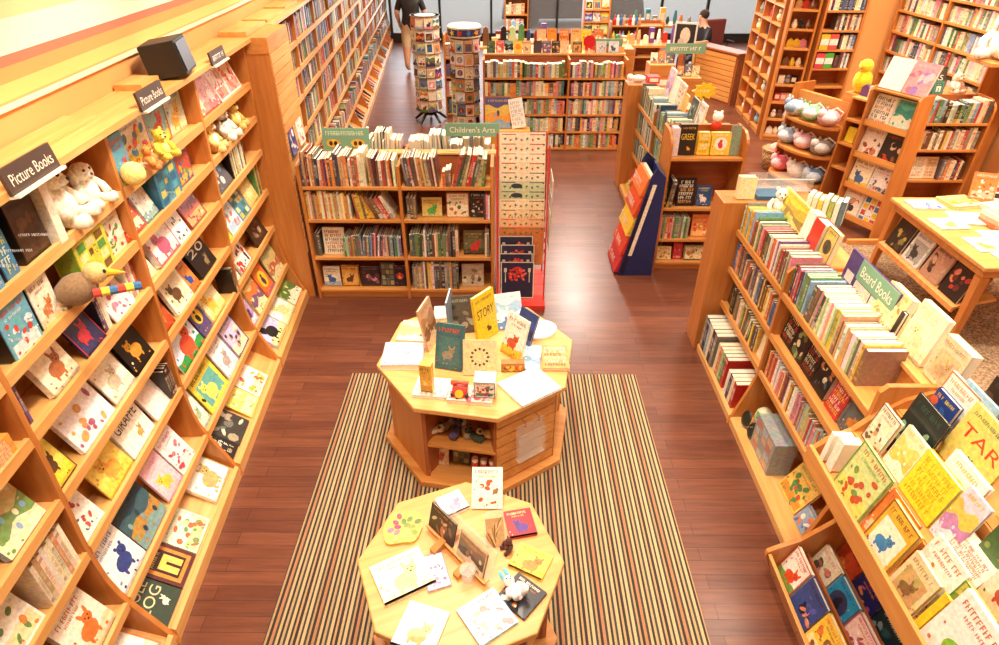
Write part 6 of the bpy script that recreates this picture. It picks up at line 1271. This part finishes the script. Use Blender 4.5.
# low three-shelf case under it
r = low_case('low three-shelf bookcase with atlases, in front of the orange wall', 4.30, 5.26, 6.8, .34, [4.313, 5.247], [1.06, .77, .42, .08], 1.3, back='wood_red', curved=True, name='atlas_bookcase')
b = MB(); b.box(0, .96, .34, .7, 0, 1.28, mat='wood'); b.build('rear_body', r)
FT3 = frame((4.30, 6.8, 0), (1, 0, 0), (0, 1, 0)); GA = 'books on the atlas bookcase'
fill(FT3, .08, .93, .02, 1.06, 'the top shelf of the atlas bookcase', 160, (.19, .25), (.024, .045), (.16, .2), cols=['blue','yellow','green','black','navy','red','orange','cream','light blue'], name='travel_guide', group=GA, leans=((.0, .3, 6),))
fill(FT3, .03, .93, .02, .77, 'the second shelf of the atlas bookcase', 161, (.18, .24), (.022, .045), (.16, .2), cols=['tan','brown','red','yellow','cream','white','grey','dark red'], name='travel_guide', group=GA, leans=((.0, .2, 10),))
fill(FT3, .63, .9, .02, .42, 'the third shelf of the atlas bookcase', 162, (.18, .23), (.018, .035), (.16, .2), cols=['black','red','grey','navy','orange','cream'], name='travel_guide', group=GA)
fill(FT3, .03, .10, .02, .42, 'the third shelf corner of the atlas bookcase', 163, (.2, .25), (.02, .03), group=GA, cols=['dark green','grey','white'], name='travel_guide')
for s, w, d, art in ((.10,.13,'plain cream','X:f0e0b8,f0e0b8,ffffff,ffffff'),(.32,.17,'white lettered','T:f4ead4,f4ead4,c8a878,b89060'),(.49,.13,'peach lettered','T:f0d0a8,f0d0a8,b87848,b87848')): up_book(FT3, s, .06, .42, w, .24, .03, art, f'{d} book face out on the third shelf of the atlas bookcase', lean=8, name='travel_guide', cat='book')
up_book(FT3, .22, .36, 1.281, .34, .28, .02, 'TATLAS:3a3c38,4a5048,e8e4d0,6a8a78', 'large dark atlas standing on top of the atlas bookcase', lean=14, name='atlas', cat='book')
up_book(FT3, .02, .34, 1.281, .12, .26, .02, 'P:7aa0c8,a8c8e0,f0f0e8,4a78b0', 'blue and white book beside the large atlas', lean=10, name='atlas', cat='book')
up_book(FT3, .42, .33, 1.281, .12, .14, .03, 'F:3a7a68,4a8a78,d8e0d0,2a5a50', 'green boxed map in front of the large atlas', lean=10, name='map_box', cat='box')
plush(Tr(5.02, 7.25, 1.281) @ Rz(20), .8, 'f0d0b8', 'fbe8d8', '3a2a24', 'pink and cream plush animal on top of the atlas bookcase', 'long')
for k in range(3): up_book(FT3, .1+.14*k, .04, .08, .13, .1, .05, 'X:f0d040,f0d040,ffffff,ffffff' if k else 'X:2a2622,2a2622,ffffff,ffffff', f'{("black","yellow","second yellow")[k]} small box on the bottom shelf of the atlas bookcase', lean=6, name='small_box', cat='box')
# plush hanging on a hook at the side wall
o = plush(Tr(5.26, 7.12, 1.66) @ Rz(-50), 1.7, 'f8f0e8', 'fdf8f2', 'c8b8a8', 'large white plush dog sitting on the wall bracket', 'long')
b = MB(); b.box(5.05, 5.78, 6.85, 7.28, 1.625, 1.658, mat='wood'); b.prism([(5.3, 1.624), (5.778, 1.624), (5.778, 1.34)], 'y', 7.0, 7.03, mat='wood'); o = b.build('wall_shelf_bracket'); tag(o, 'wooden bracket shelf on the orange side wall under the large white plush', 'shelf')
# ------------------------------------------------------------------ toy gondola with magazine rack
F_T = frame((3.27, 7.62, 0), (.42, -.907, 0), (.907, .42, 0))
o = empty('toy_gondola', 'wooden gondola with curved toy shelves, cubbies and an upright magazine rack', 'display', F_T)
b = MB(); b.prism([(.28, .06), (.5, .06), (.5, .3), (.34, 1.2), (.28, 1.2)], 'x', 0, .78, mat='wood'); b.build('back_panel', o)
for k, (z, dd) in enumerate(((.95, .30), (.62, .34), (.28, .38))):
    b = MB(); pts = [(.0, .3), (.78, .3)]+[(.39+.39*cos(PI*q/12), .3-dd*sin(PI*q/12)**.6) for q in range(1, 12)]
    b.prism(pts, 'z', z-.03, z, mat='wood'); b.build('curved_shelf', o)
b = MB(); b.box(0, .78, .05, .5, 0, .06, mat='wood'); b.build('plinth', o)
for u in (-.015, .78, 1.08):
    b = MB(); b.prism([(.1, 0), (.16, .6), (.2, 1.28), (.52, 1.28), (.52, 0)], 'x', u, u+.025, mat='wood_side'); b.build('upright', o)
for z in (.55, .82, 1.08): b = MB(); b.prism([(.17, z-.025), (.5, z-.025), (.5, z), (.17, z)], 'x', .806, 1.079, mat='wood'); b.build('cubby_shelf', o)
b = MB(); b.box(.78, 1.1, .2, .52, 1.281, 1.30, mat='wood_pale_lit'); b.build('cubby_top', o)
b = MB(); b.box(.806, 1.079, .49, .505, 0, 1.28, mat='wood_red'); b.build('cubby_back', o)
for u in (1.115, 1.64): b = MB(); b.prism([(.0, 0), (.0, 1.46), (.03, 1.5), (.2, 1.5), (.3, .0)], 'x', u, u+.025, mat='wood_side'); b.build('rack_upright', o)
for k in range(4):
    z = .12+.335*k; d0 = .012
    b = MB(); b.prism([(d0, z), (d0+.012, z), (d0+.012+.006, z+.05), (d0+.006, z+.05)], 'x', 1.141, 1.639, mat='wood'); b.prism([(d0, z-.012), (d0+.09, z-.012), (d0+.09, z), (d0, z)], 'x', 1.141, 1.639, mat='wood'); b.build('rack_pocket', o)
b = MB(); b.prism([(.135, .1), (.15, .1), (.15, 1.46), (.135, 1.46)], 'x', 1.141, 1.639, mat='wood_red'); b.box(1.141, 1.639, .02, .19, 1.461, 1.48, mat='wood'); b.build('rack_back', o)
MG = [('T:f4ecd8,e8d8c0,3a3a3a,c84a38','white magazine with black masthead'),('L:5ab8a0,3a9888,f0e8d0,d8e8d8','teal magazine'),('P:e8d8c8,c8785a,5a4a4a,a84a3a','tan magazine with red faces'),('P:2a2624,8a4a3a,d8c0a8,c83a30','dark magazine with red lettering'),('A:f4e8c8,e0b848,4a6a9a,8a5a3a','cream magazine with blue figure'),('S:e8e0d8,c8b8a8,5a5a6a,c84a48','pale grey magazine'),
      ('P:f0e4d0,d8a080,4a3a38,c86a58','cream magazine with portrait'),('C:e8e4dc,4a78b0,e8c848,c85a48','white magazine with blue squares'),('L:f8e8d8,e0a880,a85a48,f4d0b8','peach magazine'),('T:2a3040,3a4a6a,f0e8d8,e8b840','navy magazine with pale lettering'),('X:f4f0e8,f4f0e8,ffffff,ffffff','plain white magazine'),('B:e0a0a8,f0d0d0,a84a5a,8a3a4a','pink magazine')]
for k in range(4):
    z = .12+.335*k; d0 = .012
    for q in range(2): 
        art, d = MG[(3-k)*2+q]; mw = lean_mat(F_T, 1.15+.245*q, d0+.024, z, 11, .012); face_book(mw, .235, .305, .01, art, f'{d}, {ordinal(4-k)} pocket row of the upright magazine rack', 'magazine', 'magazine', 'magazines in the upright rack', False)
up_book(F_T, 1.14, .06, 1.481, .25, .3, .03, 'X:fbf8f2,fbf8f2,ffffff,ffffff', 'large white book standing on top of the magazine rack', lean=18, name='large_book', cat='book')
up_book(F_T, 1.40, .06, 1.481, .25, .3, .03, 'P:f0a8b0,e8788a,a888d0,f4d0d8', 'large pink and lilac book standing on top of the magazine rack', lean=18, name='large_book', cat='book')
up_book(F_T, .83, .22, .821, .11, .16, .03, 'X:f0dc38,f0dc38,ffffff,ffffff', 'yellow book in the gondola cubby', lean=8, name='cubby_book', cat='book'); up_book(F_T, .95, .22, .821, .1, .16, .03, 'T:f0d8a8,f0d8a8,c89a68,b8824a', 'tan book in the gondola cubby', lean=8, name='cubby_book', cat='book')
for k, nm in enumerate(('purple', 'cream', 'pink')): trinket(F_T, .84+.09*k, .3, 1.301, nm, f'{nm} trinket on top of the gondola cubbies', .09)
o = empty('plush_chick', 'bright yellow plush chick on top of the gondola cubbies', 'plush toy', F_T @ Tr(.70, .4, 1.301))
b = MB(); b.ball((0, 0, .12), (.1, .09, .13), 'f4e028'); b.build('body', o, smooth=True); b = MB(); b.ball((0, -.01, .28), (.075, .07, .07), 'f6e638'); b.build('head', o, smooth=True); b = MB(); b.tube([(0, -.07, .27), (0, -.12, .26)], [.022, .003], 'e8902c', 'cloth', 8); b.build('beak', o)
b = MB(); b.box(.6, .78, .3, .5, 1.2, 1.299, mat='wood'); o = b.build('corner_block', mw=F_T); tag(o, 'wooden block under the plush chick', 'block')
TOY = [('c8d4dc','8aa0b8','grey-blue'),('7ac88a','e8f0e8','green and white'),('d8a0a8','f4e0e0','pink'),('a8c0d8','e0ecf4','pale blue'),('f0b8c8','fbe4ec','pink and white'),('8a8480','d8d4d0','grey striped'),('e86a80','f8c8d0','rose'),('e8e4dc','fbf8f4','white'),('6a8ab0','c8d8e8','blue')]
for k, (z, ys) in enumerate(((.95, (.14, .39, .63)), (.62, (.14, .39, .64)), (.28, (.14, .4, .64)))):
    for q, s in enumerate(ys):
        c, c2, d = TOY[k*3+q]
        if q == 0 and k == 0: pass
        o = empty('plush_bag', f'{d} plush bag heaped on the {("top","middle","bottom")[k]} curved shelf of the gondola', 'plush toy', F_T @ Tr(s, .13, z+.001) @ Rz(20*q-20))
        b = MB(); b.ball((0, 0, .07), (.125, .12, .07), c); b.ball((.02, -.05, .075), (.09, .08, .05), c2); b.build('body', o, smooth=True)
        b = MB(); b.ball((-.06, -.06, .11), (.05, .05, .04), c2); b.build('head', o, smooth=True)
        for e in (-1, 1): b = MB(); b.ball((-.06+.035*e, -.05, .155), (.016, .012, .02), c); b.build('ear', o, smooth=True)
        b = MB(); b.tube([(.1, 0, .06), (.13, .02, .13), (.05, .02, .16), (0, 0, .13)], .008, c2, 'cloth', 6); b.build('strap', o); o.scale = (1.0, 1.0, 1.25)
o = empty('wicker_basket', 'woven wicker basket on the floor beside the toy gondola', 'basket', Tr(3.72, 8.35, 0))
b = MB(); b.lathe([(.14, 0), (.19, .26), (.185, .26), (.14, .015), (.0, .012)], mat='wicker', n=24); b.build('body', o, smooth=True); b = MB(); b.lathe([(.186, .25), (.2, .26), (.198, .285), (.184, .275)], mat='wicker', n=24); b.build('rim', o)
b = MB(); b.ball((0, 0, .27), (.13, .12, .09), 'e0a090'); o = b.build('plush_cushion', mw=Tr(3.72, 8.35, 0), smooth=True); tag(o, 'pink plush cushion stuffed in the wicker basket', 'cushion')
b = MB(); b.box(0, .66, 0, .04, 0, .06, mat='wood'); o = b.build('floor_rail', mw=Tr(3.67, 6.0, .0)); tag(o, 'low wooden rail on the floor before the magazine rack', 'rail')
# ------------------------------------------------------------------ book table on the carpet
X0, X1, Y0, Y1, TT_ = 3.66, 4.75, 4.17, 5.56, .72
o = empty('book_table', 'maple book table with a slanted lower ledge, standing on the beige carpet', 'table', Tr(0, 0, .008))
b = MB(); b.prism([(X0, Y0), (X1, Y0), (X1, Y1), (X0, Y1)], 'z', TT_-.04, TT_, mat='wood_pale_lit'); b.build('tabletop', o, bevel=.01)
b = MB(); b.box(X0+.04, X1-.04, Y0+.04, Y1-.04, TT_-.11, TT_-.041, mat='wood'); b.build('apron', o)
for x, y, dx, dy in ((X0+.03, Y0+.03, .03, .03), (X0+.03, Y1-.1, .03, -.03), (X1-.1, Y0+.03, -.03, .03), (X1-.1, Y1-.1, -.03, -.03)):
    b = MB(); w = .075; q = .05
    b.add([(x-dx,y-dy,0),(x-dx+q,y-dy,0),(x-dx+q,y-dy+q,0),(x-dx,y-dy+q,0),(x,y,TT_-.112),(x+w,y,TT_-.112),(x+w,y+w,TT_-.112),(x,y+w,TT_-.112)], [(3,2,1,0),(4,5,6,7),(0,1,5,4),(1,2,6,5),(2,3,7,6),(3,0,4,7)], mat='wood_side'); b.build('leg', o)
b = MB(); b.prism([(X0-.03, .26), (X0-.01, .255), (X0+.0, .29), (X0+.3, .36), (X0+.3, .385), (X0-.0, .31), (X0-.025, .30)], 'y', Y0+.1, Y1-.1, mat='wood'); b.build('lower_ledge', o)
b = MB(); b.prism([(X0+.12, .33), (X0+.135, .33), (X0+.2, .60), (X0+.185, .60)], 'y', Y0+.1, Y1-.1, mat='wood_red'); b.build('slant_back', o)
FBT = FR(X0)
for k, (art, d) in enumerate((('P:2a2420,8a7a40,b8a050,4a3a28','black and gold'),('B:d8d4cc,a8a49c,3a3836,5a5650','grey town photograph'),('P:b88a70,c8a088,6a4a3a,4a3028','brown portrait'),('P:241e1e,b83a30,d8785a,6a2a28','black and red portrait'))):
    mw = lean_mat(FBT, -5.42+.29*k, .01, .318, 18, .02); face_book(mw, .25, .285, .02, art, f'{d} art book leaning on the lower ledge of the book table', 'art_book', 'book', 'art books on the table ledge')
for k, (x, y, r_, w, h, t, art, d) in enumerate(((3.86,5.35,0,.28,.2,.02,'S:e8eaf4,d0d8ec,4a68b0,8a9ac8','white and blue'),(4.2,5.4,10,.3,.24,.03,'L:f4d890,e8c070,d89a50,f8e8b8','golden'),(4.1,5.05,-8,.34,.26,.015,'X:f8f4ec,f8f4ec,ffffff,ffffff','plain white'),(3.84,4.95,4,.26,.22,.012,'B:f8f6ee,f0f0e4,a8c070,8aa858','white with green panel'),(4.48,5.2,15,.26,.3,.05,'P:f0e8dc,d86a3a,5a8a5a,3a3a38','white with orange block'),(4.55,4.85,4,.3,.2,.06,'X:e89058,e89058,ffffff,ffffff','orange-edged pile top'),(4.12,4.68,-4,.3,.24,.015,'T:fbf8f0,fbf8f0,c8b898,a89878','white lettered'),(3.9,4.55,0,.24,.26,.012,'B:f8f4e8,e8e8d0,c8a850,a8b058','white with yellow panel'),(4.3,4.36,-6,.34,.26,.012,'M:f4f4fa,e8ecf8,4a62b8,f4f4fa','white with blue ring'),(3.95,4.3,6,.2,.22,.012,'S:f4f0e8,e8dcc8,c87a5a,8a9ab0','cream speckled'),(4.58,4.5,-10,.24,.28,.03,'A:f4e4d0,e8c8a8,c8683a,8a4a2a','peach'))):
    flat_book(x, y, r_, w, h, t, art, f'{d} book lying on the book table', TT_+.008, name='table_book', cat='book', group='books laid on the book table')
for i in range(3): flat_book(4.3, 4.93, 3*i, .32, .22, .035, ('X:d8784a,d8784a,ffffff,ffffff','X:e8a880,e8a880,ffffff,ffffff','T:f0e0cc,f0e0cc,c8683a,c8683a')[i], f'{("lowest","middle","top")[i]} book of the orange pile on the book table', TT_+.012+.037*i, name='pile_book', cat='book')
for k, (x, y, art, d) in enumerate(((4.3, 5.45, 'S:e8884a,f0c0a0,f4e8d8,c85a30', 'orange and white'), (4.5, 5.42, 'C:f4f0ec,3a3a38,7ac070,d84a3a', 'white and green squared'))): up_book(Tr(x, y, 0) @ Rz(-20), 0, 0, TT_+.008+.03, .2, .24, .02, art, f'{d} book propped up at the back of the book table', lean=22, name='propped_book', cat='book')
# ------------------------------------------------------------------ camera
cam = bpy.data.cameras.new('camera'); co = bpy.data.objects.new('camera', cam); C.objects.link(co)
f_px = 620.0; vx, vy = 505.0, -92.0
fy = Vector(((vx-499.5)/f_px, -(vy-322.5)/f_px, -1)).normalized(); up = Vector((1, 0, 0)).cross(fy).normalized(); rt = fy.cross(up)
R3 = Matrix((rt, fy, up)); mw = R3.to_4x4(); mw.translation = Vector((0, 0, 3.0)); co.matrix_world = mw
cam.sensor_width = 36; cam.sensor_fit = 'HORIZONTAL'; cam.lens = f_px/999*36; cam.clip_start = .02; cam.clip_end = 100
bpy.context.scene.camera = co
# ------------------------------------------------------------------ light
def area(name, x, y, z, sx, sy, p, col=(1, .86, .68), rot=(0, 0, 0)):
    l = bpy.data.lights.new(name, 'AREA'); l.shape = 'RECTANGLE'; l.size = sx; l.size_y = sy; l.energy = p; l.color = col
    o = bpy.data.objects.new(name, l); C.objects.link(o); o.location = (x, y, z); o.rotation_euler = rot; return o
WARM = (1, .87, .70)
for i, (x, y) in enumerate(((-.4, .9), (-.4, 3.4), (-.4, 6.2), (-.6, 9.4), (-.6, 13), (2.6, 1.6), (2.9, 4.2), (3.0, 7.2), (3.0, 10.4), (3.2, 15.6), (5.0, 5.4), (4.8, 8.6))):
    g = MB(); g.box(x-.62, x+.62, y-.16, y+.16, 4.13, 4.199, mat='ceiling'); o = g.build('ceiling_light_housing'); tag(o, f'white ceiling light housing, {ordinal(i+1)} of the grid', 'ceiling light', 'ceiling lights')
    area('ceiling_lamp', x, y, 4.12, 1.2, .3, 53 if y < 5 else 68, WARM).data.spread = math.radians(125)
g = MB(); g.box(1.25, 1.75, 10.2, 13.2, 4.13, 4.199, mat='ceiling'); o = g.build('ceiling_light_housing'); tag(o, 'long white ceiling light housing near the street windows', 'ceiling light')
area('ceiling_lamp', 1.5, 11.7, 4.12, .35, 2.8, 270, (1, .92, .8))
def spot(x, y, tx, ty, tz, p, ang=60):
    l = bpy.data.lights.new('track_spot', 'SPOT'); l.energy = p*1.25; l.color = (1, .88, .70); l.spot_size = math.radians(ang); l.spot_blend = .6; l.shadow_soft_size = .08
    o = bpy.data.objects.new('track_spot', l); C.objects.link(o); o.location = (x, y, 4.0); o.rotation_euler = (Vector((tx, ty, tz))-Vector((x, y, 4.0))).to_track_quat('-Z', 'Y').to_euler()
for a in ((-.6, 1.6, -1.75, 1.9, 1.3, 140), (-.6, 3.0, -1.85, 3.2, 1.3, 140), (-.7, 4.4, -1.95, 4.6, 1.4, 140), (1.0, 1.6, 1.8, 1.7, 1.0, 150), (1.0, 3.0, 1.9, 3.0, 1.1, 140), (-.2, 2.4, -.2, 2.4, .6, 90), (3.6, 4.2, 4.1, 4.8, .7, 160), (4.6, 6.4, 5.3, 7.6, 1.5, 160), (-1.0, 6.0, -2.0, 6.2, 1.4, 140)): spot(*a)
area('window_daylight', 2.0, 17.9, 1.9, 11, 3.0, 200, (.95, .97, 1), (math.radians(90), 0, math.radians(180)))
w = bpy.data.worlds.new('daylight'); bpy.context.scene.world = w; w.use_nodes = True
bg = w.node_tree.nodes['Background']; bg.inputs[0].default_value = (.86, .93, 1, 1); bg.inputs[1].default_value = 1.3
vs = bpy.context.scene.view_settings; bpy.context.scene.display_settings.display_device = 'sRGB'
vs.view_transform = 'Standard'; vs.look = 'None'; vs.gamma = 1; vs.use_curve_mapping = False; vs.exposure = .1
